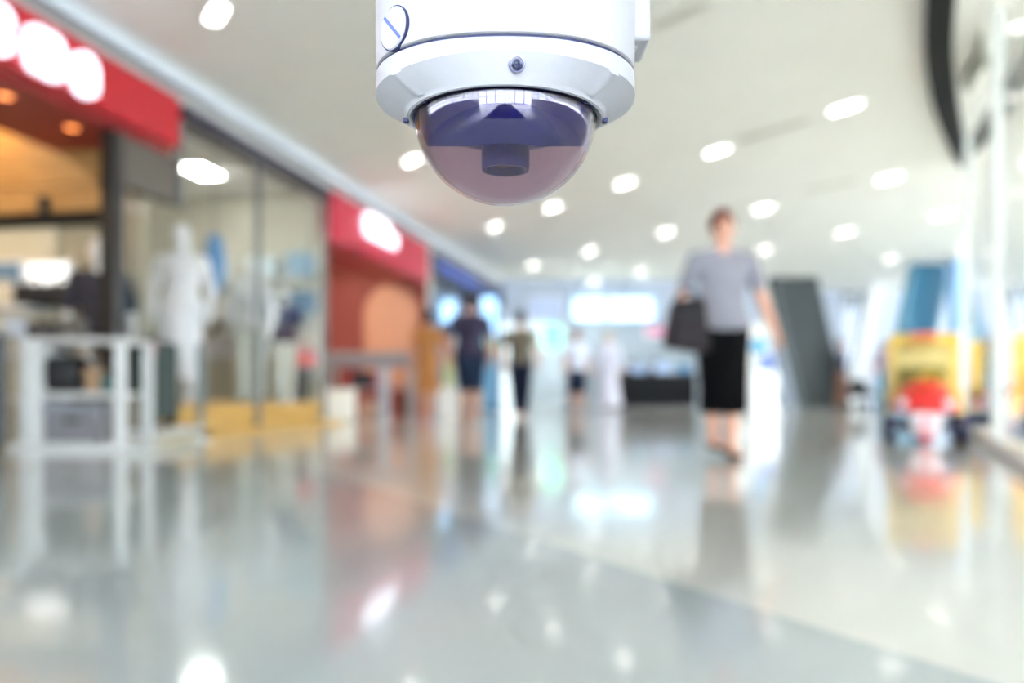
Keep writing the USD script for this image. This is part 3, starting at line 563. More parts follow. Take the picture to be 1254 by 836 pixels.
poster('wall_poster', 'small magenta poster left of the walking woman', 790, 818, 399, 412, 24.9, (208, 110, 150))
poster('wall_poster', 'pale lavender poster panel under the left end of the far header', 645, 692, 362, 394, 21.9, (188, 200, 230))
for n_, (a_, b_, c_) in enumerate(((640, 690, 'left'), (700, 750, 'middle'), (822, 900, 'right'))):
    A = at(a_, Y=24.4)[0]; Bx = at(b_, Y=24.4)[0]; u = thing('shelf_unit', f'pale shop shelf unit at the {c_} of the far shop', 'shelf', ((A + Bx) / 2, 24.4, 0)); h = (Bx - A) / 2
    part(u, 'back', box((-h, 0.38, 0), (h, 0.42, 1.7), 0.004), mat('shelf_far', (168, 178, 186), 0.6))
    for x in (-h, h - 0.04): part(u, 'side', box((x, 0, 0), (x + 0.04, 0.38, 1.7), 0.004), mat('shelf_far', (168, 178, 186), 0.6))
    for z in (0.05, 0.55, 1.05, 1.62): part(u, 'shelf', box((-h + 0.04, 0, z), (h - 0.04, 0.38, z + 0.03), 0.004), mat('shelf_far', (168, 178, 186), 0.6))

# slanted pillars and the pale blue pillar at the right
def slant(name, label, bx, tx, w_, d_, Y, m, edge):
    B0, T0 = at(bx, Y=Y)[0], at(tx, Y=Y)[0]; t_ = thing(name, label, 'pillar', (B0, Y, 0)); dx = T0 - B0
    def sl(x0, x1, y0, y1):
        v = [(x0, y0, 0), (x1, y0, 0), (x1, y1, 0), (x0, y1, 0), (x0 + dx, y0, CEIL - 0.002), (x1 + dx, y0, CEIL - 0.002), (x1 + dx, y1, CEIL - 0.002), (x0 + dx, y1, CEIL - 0.002)]
        return trimesh.Trimesh(v, process=False).convex_hull
    part(t_, 'panel', sl(-w_ / 2, w_ / 2, 0, d_), m)
    for x in (-w_ / 2 - 0.06, w_ / 2): part(t_, 'edge_strip', sl(x, x + 0.06, -0.03, d_ + 0.03), edge)
    return t_
slant('slanted_pillar', 'wide dark grey pillar slanting up to the left, right of the woman', 1012, 974, 1.02, 0.5, 21.4, mat('pillar_slate', (48, 56, 58), 0.6), mat('pillar_edge', (78, 88, 90), 0.5))
slant('slanted_pillar', 'narrow teal-blue pillar slanting up to the right above the kiddie car', 1104, 1143, 0.72, 0.3, 19.0, mat('pillar_teal', (44, 104, 132), 0.35), mat('pillar_teal_edge', (90, 150, 176), 0.4))
slant('slanted_pillar', 'thin white pillar slanting up to the right between dark and teal ones', 1046, 1076, 0.28, 0.3, 22.6, whitegloss, whitegloss)
q = at(1179, Y=18.0); bp = thing('blue_pillar', 'square pale blue pillar right behind the kiddie car', 'pillar', (q[0], q[1], 0))
part(bp, 'shaft', rbox((-0.24, -0.24, 0.08), (0.24, 0.24, CEIL - 0.1), 0.03), mat('pillar_blue', (164, 204, 250), 0.4)); part(bp, 'base', box((-0.28, -0.28, 0), (0.28, 0.28, 0.08), 0.01), whitegloss); part(bp, 'capital', box((-0.28, -0.28, CEIL - 0.1), (0.28, 0.28, CEIL), 0.01), whitegloss)
q = at(1205, Y=21.5); part_ = thing('blue_banner', 'narrow mid-blue standing banner right of the pale blue pillar', 'banner', (q[0], q[1], 0))
part(part_, 'cloth', box((-0.2, 0, 0.12), (0.2, 0.02, 2.3), 0.004), mat('banner_blue', (132, 178, 214), 0.6)); part(part_, 'base', box((-0.26, -0.12, 0), (0.26, 0.14, 0.12), 0.01), steel)

# ------------------------------------------------------------------ the kiddie car
yel, redc, wht, blu = mat('car_yellow', (222, 184, 76), 0.35), mat('car_red', (232, 52, 52), 0.3), mat('car_white', (240, 226, 232), 0.7, spec=0.3), mat('car_navy', (34, 38, 66), 0.5)
q = at(1132, Y=7.1)
kc = thing('kiddie_car', 'yellow and red toy car trolley with dark wheels in front of the pale blue pillar', 'toy car', (q[0], q[1], 0), -25)
part(kc, 'hood', soft(Manifold.hull_points(np.vstack([el((0, -0.08, 0.30), (0.27, 0.20, 0.07)), el((0, 0.06, 0.42), (0.21, 0.12, 0.12)), el((0, -0.15, 0.36), (0.2, 0.1, 0.08))])), 0.04, 4), redc, smooth=True)
from shapely.geometry import box as sbox
fr_ = rrect(-0.285, 0.36, 0.285, 0.93, 0.07).difference(rrect(-0.235, 0.40, 0.235, 0.86, 0.05))
part(kc, 'windscreen_frame', upright(prism(fr_, 0, 0.05), 0.10), yel); part(kc, 'windscreen_frame', upright(prism(fr_, 0, 0.05), 0.52), yel)
part(kc, 'roof', rbox((-0.285, 0.08, 0.88), (0.285, 0.60, 0.945), 0.03, 2), yel)
part(kc, 'rear_panel', rbox((-0.24, 0.53, 0.36), (0.24, 0.56, 0.87), 0.01), mat('car_ochre', (206, 188, 120), 0.4))
for x in (-1, 1): part(kc, 'side_panel', rbox((x * 0.285 - 0.02, 0.10, 0.14), (x * 0.285 + 0.02, 0.57, 0.44), 0.018), yel)
part(kc, 'roof_sign', rbox((-0.10, 0.055, 0.885), (0.10, 0.085, 0.95), 0.012), mat('car_orange', (226, 104, 50), 0.4))
part(kc, 'seat', rbox((-0.2, 0.22, 0.26), (0.2, 0.52, 0.36), 0.03), mat('car_seat', (190, 180, 150), 0.6)); part(kc, 'seat_back', rbox((-0.2, 0.44, 0.34), (0.2, 0.52, 0.66), 0.03), mat('car_seat_olive', (132, 120, 54), 0.6))
part(kc, 'steering_wheel', moved(turned(trimesh.creation.torus(0.09, 0.014), 60, (1, 0, 0)), (0.06, 0.16, 0.52)), mat('car_steer', (214, 172, 30), 0.4))
part(kc, 'floor_pan', rbox((-0.25, -0.20, 0.10), (0.25, 0.56, 0.17), 0.03), blu)
part(kc, 'grille', soft(Manifold.hull_points(np.vstack([el((-0.09, -0.28, 0.22), 0.035), el((0.09, -0.28, 0.22), 0.035), el((-0.07, -0.27, 0.10), 0.035), el((0.07, -0.27, 0.10), 0.035), el((0, -0.2, 0.18), (0.1, 0.04, 0.07))])), 0.03, 3), wht, smooth=True)
part(kc, 'nose', moved(trimesh.creation.icosphere(2, 0.035), (0, -0.325, 0.17)), mat('car_pink', (226, 120, 140), 0.35), smooth=True)
part(kc, 'front_bumper', rbox((-0.05, -0.36, 0.025), (0.05, -0.25, 0.085), 0.025), redc)
for x in (-1, 1):
    part(kc, 'headlamp', turned(lathe([(0, -0.29), (0.035, -0.29), (0.045, -0.26), (0.04, -0.2)], 24), 0) if False else moved(trimesh.creation.icosphere(2, 0.042), (x * 0.17, -0.215, 0.33)), wht, smooth=True)
    for y in (-0.14, 0.42):
        wl = part(kc, 'wheel', moved(turned(lathe([(0.05, -0.05), (0.105, -0.052), (0.118, -0.03), (0.118, 0.03), (0.105, 0.052), (0.05, 0.05), (0.05, -0.05)], 32), 90, (0, 1, 0)), (x * 0.275, y, 0.118)), blu)
        part(wl, 'hub', moved(turned(lathe([(0, -0.035), (0.05, -0.03), (0.05, 0.03), (0, 0.035)], 20), 90, (0, 1, 0)), (x * 0.285, y, 0.118)), wht)
part(kc, 'push_bar', tube([(-0.24, 0.57, 0.40), (-0.24, 0.72, 0.86), (0.24, 0.72, 0.86), (0.24, 0.57, 0.40)], 0.015), steel)
q2 = at(1229, Y=8.0); copy(kc, (q2[0], q2[1], 0), -30, 'second yellow and red toy car trolley, pale behind the shop glass at the right edge')

# ================================================================== LEFT SHOPS
# --- luggage shop: red fascia with lit white letters
fa = thing('shop_fascia', 'bright red shop fascia at upper left carrying big lit white letters', 'shop sign', SW(2, 0), WROT)
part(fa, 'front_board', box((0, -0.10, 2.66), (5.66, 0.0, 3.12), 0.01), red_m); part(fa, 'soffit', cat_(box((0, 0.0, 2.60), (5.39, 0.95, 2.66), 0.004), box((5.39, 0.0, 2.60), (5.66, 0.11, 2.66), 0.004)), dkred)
def fascia_letters(par, s0, z0, z1, shapes, m):
    for poly in shapes: part(par, 'letter', upright(prism(poly, 0, 0.06), -0.16), m)
let = glow('letter_white', (238, 236, 255), 0.4)
from shapely.ops import unary_union
# px -> s on the board plane
def px_s(px, d=-0.16):
    X0 = W0 + d * ND; r = (px - 627) / FPX          # X = r*Y
    t_ = (r * X0[1] - X0[0]) / (E[0] - r * E[1]); return t_, X0[1] + t_ * E[1]
s1, s2, s3, s4 = px_s(26)[0] - 2, px_s(84)[0] - 2, px_s(90)[0] - 2, px_s(122)[0] - 2
z0_, z1_ = 2.68, 3.01
w1 = s2 - s1
L2 = rrect(s1 + 0.08, z0_, s2 - 0.03, z1_, 0.09).difference(rrect(s1 + 0.20, z0_ - 0.1, s1 + 0.25, z0_ + 0.17, 0.02))
L3 = rrect(s3 + 0.03, z0_, s4, z1_, 0.12)
L1 = rrect(s1 - 0.46, z0_, s1 - 0.05, z1_, 0.10).difference(rrect(s1 - 0.20, z0_ + 0.15, s1 + 0.1, z0_ + 0.20, 0.02))
L0 = rrect(s1 - 0.95, z0_, s1 - 0.55, z1_, 0.12).difference(rrect(s1 - 0.80, z0_ + 0.12, s1 - 0.70, z1_ - 0.12, 0.03))
fascia_letters(fa, 0, 0, 0, [L0, L1, L2, L3], let)
warm = glow('warm_spot', (255, 150, 70), 0.9)
sp0 = None
for (px, py), lab in (((6, 116), 'orange-warm round downlight in the red soffit, nearest of three'), ((88, 155), 'orange-warm round downlight in the red soffit, middle of three'), ((160, 184), 'orange-warm round downlight in the red soffit, farthest of three')):
    q = at(px, py, z=2.60)
    if sp0 is None:
        sp0 = thing('downlight', lab, 'ceiling lamp', (q[0], q[1], 2.60), 0); part(sp0, 'bezel', lathe([(0.055, 0), (0.085, 0), (0.085, -0.012), (0.058, -0.016), (0.055, 0)], 32), dkred); part(sp0, 'lens', lathe([(0, -0.006), (0.056, -0.006), (0.056, -0.001), (0, -0.001)], 32), warm)
    else: copy(sp0, (q[0], q[1], 2.60), 0, lab)
# interior: the far partition of the luggage shop faces the camera; PF puts a thing on such a partition (x towards the concourse, -y towards the camera)
def PF(s_, d): return SW(s_, d), WROT - 90
def px_d(px, s_):
    X0 = W0 + s_ * E; r = (px - 627) / FPX; d = (r * X0[1] - X0[0]) / (ND[0] - r * ND[1]); return d, X0[1] + d * ND[1]
ib = thing('board_cladding', 'warm oak board cladding over the dark rail inside the luggage shop', 'wall cladding', *PF(7.40, 3.1))
for k_ in range(4): part(ib, 'board', box((0.0, -0.04 - 0.004 * (k_ % 2), 2.05 + 0.25 * k_), (2.72, 0, 2.29 + 0.25 * k_), 0.006), oak)
for k_ in range(8): part(ib, 'ceiling_board', box((0.0, -0.28 * k_ - 0.30, 2.99 - 0.004 * (k_ % 2)), (2.1, -0.28 * k_ - 0.03, 3.03), 0.006), oak)
part(ib, 'rail', box((0.0, -0.10, 1.93), (2.72, 0, 2.05), 0.006), black_m)
for x in (1.25, 2.05): part(ib, 'rail_bracket', box((x - 0.03, -0.12, 2.02), (x + 0.03, -0.02, 2.20), 0.006), dark_m)
wl_ = thing('ceiling_light_panel', 'lit strip panel in the oak ceiling of the luggage shop', 'ceiling lamp', SW(6.0, 1.5, 2.97), WROT)
part(wl_, 'frame', box((-1.6, -0.14, -0.02), (1.6, 0.14, 0), 0.004), rim_m); part(wl_, 'diffuser', box((-1.5, -0.1, -0.028), (1.5, 0.1, -0.021), 0.002), glow('shop_warm', (255, 222, 176), 4.0))
def wallbox(name, label, px0, px1, py0, py1, s_, m, cat='display panel', frame=whitegloss):
    (d0, Y0), (d1, Y1) = px_d(px0, s_), px_d(px1, s_); Ym = (Y0 + Y1) / 2; za, zb = CAM_Z + (HOR - py1) / FPX * Ym, CAM_Z + (HOR - py0) / FPX * Ym
    t_ = thing(name, label, cat, *PF(s_, d0)); w_ = d0 - d1
    part(t_, 'frame', box((0, 0, za), (w_, 0.08, zb), 0.01), frame); part(t_, 'panel', box((0.03, -0.012, za + 0.03), (w_ - 0.03, 0, zb - 0.03), 0.004), m); return t_
wallbox('lit_panel', 'bright white backlit panel beside the white-headed mannequin', 31, 86, 319, 354, 7.26, glow('panel_white', (250, 252, 248), 0.28))
wallbox('picture_panel', 'blue-grey picture panel left of the white lit panel', -16, 28, 318, 356, 7.26, mat('panel_blue', (110, 142, 172), 0.5))
bs = thing('wall_shelf', 'beige wall shelving with three boards below the lit panels', 'shelf', *PF(7.39, 3.1))
part(bs, 'back_panel', box((0.0, -0.05, 0.0), (2.15, 0, 1.92), 0.006), mat('shelf_beige', (214, 204, 178), 0.6))
for z in (1.14, 0.74, 0.34): part(bs, 'shelf', box((0.0, -0.40, z), (2.15, -0.051, z + 0.04), 0.008), whitegloss)
def small_bag(label, px, z, w_, h_, rgb, nm):
    d_, Y_ = px_d(px, 7.18); t_ = thing('travel_bag', label, 'bag', SW(7.18, d_, z), WROT - 84); m_ = mat('bag_' + nm, rgb, 0.6, bump=0.1)
    part(t_, 'bag_body', rbox((-w_ / 2, -0.10, 0), (w_ / 2, 0.10, h_), 0.05, 2), m_, smooth=50); a_ = np.linspace(0, np.pi, 10)
    part(t_, 'handle', tube(np.column_stack([w_ * 0.22 * np.cos(a_), np.zeros(10), h_ - 0.01 + 0.06 * np.sin(a_)]), 0.011, 8), m_); part(t_, 'pocket', rbox((-w_ * 0.32, -0.125, h_ * 0.15), (w_ * 0.32, -0.09, h_ * 0.6), 0.02), m_); return t_
small_bag('black travel bag below the lit panel, left one of two', 42, 1.18, 0.30, 0.20, (34, 34, 36), 'black')
small_bag('black travel bag below the lit panel, right one of two', 77, 1.18, 0.26, 0.20, (30, 30, 32), 'black')
small_bag('cream travel bag at the left end of the wall shelf', 4, 1.18, 0.34, 0.20, (226, 214, 190), 'cream')
small_bag('brown travel bag on the middle wall shelf behind the rack', 52, 0.78, 0.4, 0.24, (112, 88, 74), 'brown')
# dark post and end panel
ep = thing('shop_end_panel', 'dark brown end panel on a black post between luggage shop and dress window', 'shop panel', SW(6.86, 0), WROT)
part(ep, 'post', box((0, -0.02, 0), (0.13, 0.12, 2.60), 0.006), mat('post_black', (40, 37, 34), 0.4)); part(ep, 'head_panel', box((0.13, 0.0, 2.16), (0.92, 0.08, 2.60), 0.006), taupe)
part(ep, 'glass', box((0.13, 0.03, 0.05), (0.92, 0.045, 2.16), 0.002), pane_m); part(ep, 'sill', box((0.13, 0, 0), (0.92, 0.06, 0.05), 0.004), dark_m)
# white two-tier rack in front
RX0, RX1, RY = at(20, Y=5.95)[0], at(152, Y=5.95)[0], 5.95
rk = thing('display_rack', 'white two-tier display rack standing in front of the luggage shop', 'display rack', ((RX0 + RX1) / 2, RY, 0)); h = (RX1 - RX0) / 2
wm = mat('rack_white', (222, 222, 220), 0.45)
part(rk, 'side_panel', rbox((-h, 0, 0.05), (-h + 0.16, 0.5, 0.80), 0.02), wm)
for y in (0.0, 0.43): part(rk, 'post', rbox((h - 0.08, y, 0.05), (h, y + 0.07, 0.80), 0.015), wm)
part(rk, 'base', rbox((-h - 0.05, -0.06, 0), (h + 0.05, 0.56, 0.055), 0.015), wm); part(rk, 'middle_shelf', rbox((-h + 0.15, 0.0, 0.385), (h - 0.09, 0.5, 0.425), 0.012), wm); part(rk, 'back', box((-h + 0.15, 0.47, 0.05), (h - 0.09, 0.49, 0.42), 0.003), mat('rack_back', (150, 140, 122), 0.6)); part(rk, 'top_shelf', rbox((-h, 0.0, 0.79), (h, 0.5, 0.825), 0.012), wm)
cx0 = (RX0 + RX1) / 2
def suitcase(name, label, loc, rz, w_, d_, h_, m, handle=0.0, pin=None):
    t_ = thing(name, label, 'suitcase', loc, rz)
    part(t_, 'shell', rbox((-w_ / 2, -d_ / 2, 0.06), (w_ / 2, d_ / 2, h_), 0.045, 2), m, smooth=50)
    n_ = 5
    for k_ in range(n_): x = -w_ * 0.36 + w_ * 0.72 * k_ / (n_ - 1); part(t_, 'rib', rbox((x - 0.012, -d_ / 2 - 0.006, 0.12), (x + 0.012, d_ / 2 + 0.006, h_ - 0.06), 0.006), m)
    part(t_, 'zip_band', rbox((-w_ / 2 - 0.004, -0.012, 0.056), (w_ / 2 + 0.004, 0.012, h_ + 0.004), 0.008), black_m)
    for x in (-1, 1):
        for y in (-1, 1): part(t_, 'wheel', moved(turned(lathe([(0.008, -0.012), (0.028, -0.012), (0.03, 0), (0.028, 0.012), (0.008, 0.012), (0.008, -0.012)], 20), 90, (0, 1, 0)), (x * (w_ / 2 - 0.06), y * (d_ / 2 - 0.045), 0.03)), black_m)
        for y in (-1, 1): part(t_, 'wheel_fork', box((x * (w_ / 2 - 0.06) - 0.02, y * (d_ / 2 - 0.045) - 0.008, 0.034), (x * (w_ / 2 - 0.06) + 0.02, y * (d_ / 2 - 0.045) + 0.008, 0.075), 0.003), dark_m)
    part(t_, 'carry_handle', tube([(-0.07, 0, h_ - 0.01), (-0.06, 0, h_ + 0.025), (0.06, 0, h_ + 0.025), (0.07, 0, h_ - 0.01)], 0.010, 8), black_m)
    if handle: part(t_, 'pull_handle', cat_(tube([(-0.10, d_ / 2 - 0.03, h_ - 0.02), (-0.10, d_ / 2 - 0.03, h_ + handle), (0.10, d_ / 2 - 0.03, h_ + handle), (0.10, d_ / 2 - 0.03, h_ - 0.02)], 0.009, 8)), steel)
    if pin: part(t_, 'luggage_tag', rbox(pin[0], pin[1], 0.02), mat('tag_pink', (214, 84, 110), 0.5), label='pink luggage tag')
    return t_
suitcase('suitcase', 'grey ribbed suitcase cut off by the left edge', (-3.78, 5.62, 0), 0, 0.50, 0.26, 0.84, mat('case_grey', (104, 106, 110), 0.4))
pq = at(184, Y=6.75)
pl = thing('display_plinth', 'low white plinth under the dark green suitcase', 'plinth', (pq[0] + 0.02, pq[1] + 0.05, 0), 0); part(pl, 'top', rbox((-0.24, -0.42, 0.09), (0.24, 0.42, 0.13), 0.012), wm); part(pl, 'body', box((-0.22, -0.40, 0), (0.22, 0.40, 0.09), 0.006), beige)
suitcase('suitcase', 'dark green ribbed suitcase with a pink tag on a low white plinth', (pq[0], pq[1], 0.13), 82, 0.50, 0.25, 0.72, mat('case_green', (26, 50, 40), 0.35), pin=((-0.27, -0.20, 0.58), (-0.245, -0.10, 0.70)))
q = at(206, Y=6.65); tp = thing('tag_stand', 'slim grey metal stand right of the dark green suitcase', 'stand', (q[0] + 0.03, q[1] + 0.62, 0)); part(tp, 'base', lathe([(0, 0), (0.1, 0), (0.1, 0.012), (0, 0.014)], 24), steel); part(tp, 'panel', rbox((-0.03, -0.02, 0.012), (0.03, 0.02, 0.86), 0.008), mat('stand_grey', (122, 134, 134), 0.4))
q = at(66, Y=6.1); hb = thing('duffel_bag', 'black duffel bag with salmon end on the middle shelf of the white rack', 'bag', (q[0], RY + 0.24, 0.425), 0)
part(hb, 'bag_body', rbox((-0.18, -0.16, 0), (0.20, 0.14, 0.275), 0.08, 2), mat('duffel_black', (16, 17, 18), 0.55), smooth=50); part(hb, 'end_cap', rbox((-0.225, -0.14, 0.01), (-0.175, 0.12, 0.25), 0.024, 2), mat('duffel_salmon', (206, 128, 110), 0.6)); a_ = np.linspace(0, np.pi, 12); part(hb, 'strap', tube(np.column_stack([0.09 * np.cos(a_), np.full(12, -0.02), 0.265 + 0.06 * np.sin(a_)]), 0.010, 8), black_m)
q = at(97, Y=6.1); gb = thing('storage_box', 'grey storage box on the lower tier of the white rack', 'box', (q[0], RY + 0.22, 0.055)); part(gb, 'box_body', rbox((-0.22, -0.16, 0), (0.20, 0.16, 0.27), 0.02), mat('box_grey', (132, 130, 134), 0.5)); part(gb, 'lid', rbox((-0.23, -0.17, 0.245), (0.21, 0.17, 0.285), 0.015), mat('box_lid', (150, 152, 162), 0.5)); part(gb, 'handle', rbox((-0.06, -0.175, 0.15), (0.05, -0.155, 0.18), 0.006), black_m)
for n_, (px, w_, h_, rgb, lab) in enumerate(((112, 0.12, 0.19, (178, 144, 112), 'tan leather pouch beside the black duffel bag'), (128, 0.07, 0.13, (70, 108, 106), 'small teal pouch at the right of the rack\'s middle shelf'))):
    q = at(px, Y=6.1); t_ = thing('pouch', lab, 'pouch', (q[0], RY + 0.2, 0.425)); part(t_, 'pouch_body', rbox((-w_ / 2, -0.05, 0), (w_ / 2, 0.05, h_), 0.03, 2), mat(f'pouch_{n_}', rgb, 0.6)); part(t_, 'flap', rbox((-w_ / 2 - 0.003, -0.058, h_ * 0.55), (w_ / 2 + 0.003, -0.03, h_ - 0.005), 0.012), mat(f'pouch_{n_}', rgb, 0.6))
for px, w_, h_, rgb, lab, nm in ((52, 0.26, 0.13, (60, 58, 58), 'dark grey clutch bag on top of the white rack', 'dgrey'), (84, 0.20, 0.16, (88, 84, 76), 'olive-grey clutch bag on top of the white rack', 'olive'), (16, 0.16, 0.17, (196, 200, 206), 'silver-grey clutch bag at the left end of the rack top', 'silver')):
    q = at(px, Y=6.15); t_ = thing('clutch_bag', lab, 'bag', (q[0] + (0.03 if px == 18 else 0.03), RY + 0.2, 0.825)); part(t_, 'bag_body', rbox((-w_ / 2, -0.06, 0), (w_ / 2, 0.06, h_), 0.04, 2), mat('clutch_' + nm, rgb, 0.5), smooth=50); part(t_, 'flap', rbox((-w_ / 2 + 0.01, -0.068, h_ * 0.45), (w_ / 2 - 0.01, -0.045, h_ - 0.015), 0.01), mat('clutch_' + nm, rgb, 0.5)); part(t_, 'clasp', rbox((-0.015, -0.074, h_ * 0.42), (0.015, -0.064, h_ * 0.58), 0.003), steel)
mq = at(122, Y=7.1)
person('white-headed mannequin in a charcoal dress behind the white rack', 1.78, (mq[0], mq[1], 0), 20, ('charcoal', (64, 62, 68)), ('charcoal', (64, 62, 68)), None, None, sleeve=0.9, low='dress', low_z=0.47, mannequin=True, name='mannequin', cat='mannequin', stand=True, lowwide=0.9)

# --- dress window
struct('trim_3', ws(box((7.83, -0.06, 3.0), (11.12, 0.1, 3.12), 0.004)), mat('header_navy', (52, 50, 66), 0.45), 'dark header strip over the dress window')
sf = thing('shop_window', 'tall shop window with slim grey mullions in front of the dressed mannequins', 'shop window', SW(7.82, 0), WROT)
ms = px_s(318, 0)[0] - 7.82
for x in (0.0, ms, 3.26): part(sf, 'mullion', box((x, 0.0, 0.0 if x else 2.16), (x + 0.05, 0.06, 3.0), 0.004), mat('mullion_grey', (120, 122, 122), 0.4))
part(sf, 'pane', box((0.05, 0.02, 0.32), (ms, 0.032, 3.0), 0.002), pane_m); part(sf, 'pane', box((ms + 0.05, 0.02, 0.32), (3.26, 0.032, 3.0), 0.002), pane_m)
pf = thing('window_platform', 'yellow-ochre wooden platform under the dressed mannequins', 'platform', SW(7.82, 0), WROT)
for k_ in range(6): part(pf, 'plank', box((-0.30, 0.10 + 0.235 * k_, 0.26), (3.25, 0.33 + 0.235 * k_, 0.30), 0.004), ochre)
for k_ in range(3): part(pf, 'front_board', box((1.18 * k_ - 0.30, 0.065, 0.005), (1.18 * k_ + 0.875, 0.10, 0.30), 0.004), ochre)
part(pf, 'step', box((0.1, -0.25, 0), (3.28, 0.0, 0.05), 0.006), ochre)
wb = thing('display_wall', 'pale green-grey display wall with white shelves behind the mannequins', 'display wall', *PF(11.10, 2.9))
part(wb, 'panel', box((0, -0.05, 0.31), (2.7, 0, 3.05), 0.004), mat('wall_sage', (206, 198, 178), 0.6))
for z in (0.9, 1.4, 1.9): part(wb, 'shelf', box((0.5, -0.36, z), (2.6, -0.051, z + 0.04), 0.006), whitegloss)
for n_, (px, z, w_, h_, rgb) in enumerate(((262, 1.94, 0.4, 0.28, (240, 242, 244)), (322, 1.94, 0.4, 0.26, (226, 240, 244)), (368, 1.94, 0.3, 0.3, (150, 184, 208)), (268, 1.44, 0.4, 0.22, (220, 214, 206)), (322, 1.44, 0.4, 0.26, (160, 190, 206)), (369, 1.44, 0.3, 0.3, (96, 132, 160)), (262, 0.94, 0.4, 0.2, (214, 204, 200)), (326, 0.94, 0.5, 0.26, (92, 104, 120)))):
    d_, Y_ = px_d(px, 10.90); t_ = thing('folded_clothes', f'stack of folded {("white", "pale aqua", "light blue", "cream", "sky blue", "denim blue", "rose-beige", "slate grey", "grey-green")[n_]} clothes on the shelves behind the mannequins', 'clothes', SW(10.90, d_, z), WROT - 90); m_ = mat(f'folded_{n_}', rgb, 0.85)
    for j in range(3): part(t_, 'garment', rbox((-w_ / 2, -0.13, h_ * j / 3), (w_ / 2, 0.13, h_ * (j + 1) / 3 - 0.004), 0.02), m_)
wp = thing('ceiling_light_panel', 'lit ceiling panel over the mannequins in the dress window', 'ceiling lamp', SW(9.75, 1.0, 3.08), WROT)
part(wp, 'frame', box((-0.28, -0.18, -0.02), (0.28, 0.18, 0.0), 0.004), rim_m); part(wp, 'diffuser', box((-0.24, -0.14, -0.028), (0.24, 0.14, -0.021), 0.002), glow('window_panel', (246, 250, 246), 10.0))
struct('ceiling', ws(box((2, 0.5, 3.09), (S_END, 3.2, 3.13), 0.002)), ceil_m, 'lower ceiling of the left shops')
mann = dict(mannequin=True, name='mannequin', cat='mannequin', stand=True)
q = at(222, Y=8.35); person('tall mannequin in a long white dress and wide shawl on the ochre platform', 1.84, (q[0], q[1], 0.30), 10, ('white', (244, 240, 242)), ('white', (244, 240, 242)), ('peach', (226, 176, 150)), ('white_wrap', (244, 240, 240)), sleeve=1.8, low='dress', low_z=0.14, lowwide=1.2, wide=1.1, hairstyle='long', **mann)
q = at(307, Y=9.5); person('mannequin in white shirt and white trousers beside the window mullion', 1.67, (q[0], q[1], 0.30), -6, ('white2', (240, 240, 240)), ('ivory', (228, 234, 226)), ('white3', (236, 236, 230)), None, sleeve=1.6, low='wide', low_z=0.05, lowwide=0.95, wide=1.1, **mann)
q = at(351, Y=10.35); person('small mannequin in a navy top and ivory trousers right of the mullion', 1.47, (q[0] - 0.03, q[1], 0.30), 14, ('navytop', (40, 50, 88)), ('ivory', (228, 234, 226)), ('white3', (236, 236, 230)), None, sleeve=0.8, low='trousers', low_z=0.06, **mann)
q = at(263, Y=8.75); ln = thing('paper_lantern', 'long blue oval lantern hanging between the white mannequins', 'lantern', (q[0], q[1], 0))
part(ln, 'shade', lathe([(0.02, 2.12), (0.05, 2.11), (0.085, 2.02), (0.105, 1.88), (0.11, 1.78), (0.10, 1.65), (0.075, 1.53), (0.035, 1.45), (0.02, 1.44)], 36), mat('lantern_blue', (70, 140, 200), 0.6)); part(ln, 'cord', cyl((0, 0), 0.005, 2.1, 3.09, 8), black_m)
q = at(373, Y=10.62); tb = thing('clothes_box', 'dark teal storage box on the platform at the red shop end', 'box', (q[0] - 0.06, q[1], 0.30), WROT); part(tb, 'box_body', rbox((-0.14, -0.06, 0), (0.14, 0.22, 0.42), 0.015), mat('box_teal', (50, 74, 84), 0.5)); part(tb, 'lid', rbox((-0.15, -0.07, 0.40), (0.15, 0.23, 0.45), 0.012), mat('box_teal', (50, 74, 84), 0.5))
rb = thing('handbag', 'coral red handbag on the dark teal box', 'handbag', (q[0] - 0.04, q[1] + 0.1, 0.75), 20); part(rb, 'bag_body', rbox((-0.17, -0.06, 0), (0.17, 0.06, 0.22), 0.04, 2), mat('bag_coral', (226, 76, 74), 0.45), smooth=50); a_ = np.linspace(0, np.pi, 12); part(rb, 'strap', tube(np.column_stack([0.08 * np.cos(a_), np.zeros(12), 0.21 + 0.1 * np.sin(a_)]), 0.009, 8), mat('bag_coral', (226, 76, 74), 0.45))

# --- red shop
f2 = thing('shop_fascia', 'crimson fascia of the red shop with one lit white emblem', 'shop sign', SW(11.12, 0), WROT)
crim = mat('fascia_crimson', (190, 34, 62), 0.35, vary=0.03)
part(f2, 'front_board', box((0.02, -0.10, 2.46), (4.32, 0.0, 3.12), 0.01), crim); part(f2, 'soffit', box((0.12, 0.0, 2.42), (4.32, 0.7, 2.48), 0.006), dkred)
a_, b_ = px_s(446)[0] - 11.12, px_s(490)[0] - 11.12
a_, b_ = a_ + 0.12, b_ - 0.12
part(f2, 'emblem', upright(prism(rrect(a_, 2.72, a_ + (b_ - a_) * 0.72, 3.06, 0.12).union(rrect(a_ + (b_ - a_) * 0.5, 2.72, b_, 2.94, 0.08)), 0, 0.06), -0.16), let)
struct('wall_left', ws(box((15.45, -0.04, 0), (15.57, 3.2, 3.12), 0.003)), mat('red_brown_wall', (134, 66, 58), 0.6), 'red-brown partition at the far end of the red shop')
struct('wall_left', ws(box((15.57, -0.06, 0), (15.72, 0.1, 3.12), 0.003)), mat('pale_jamb', (206, 204, 184), 0.6), 'pale jamb between red shop and blue shop')
struct('wall_left', ws(box((11.25, 2.9, 0), (15.45, 3.19, 3.10), 0.002)), mat('red_rear', (130, 44, 44), 0.6), 'dark red rear wall of the red shop')
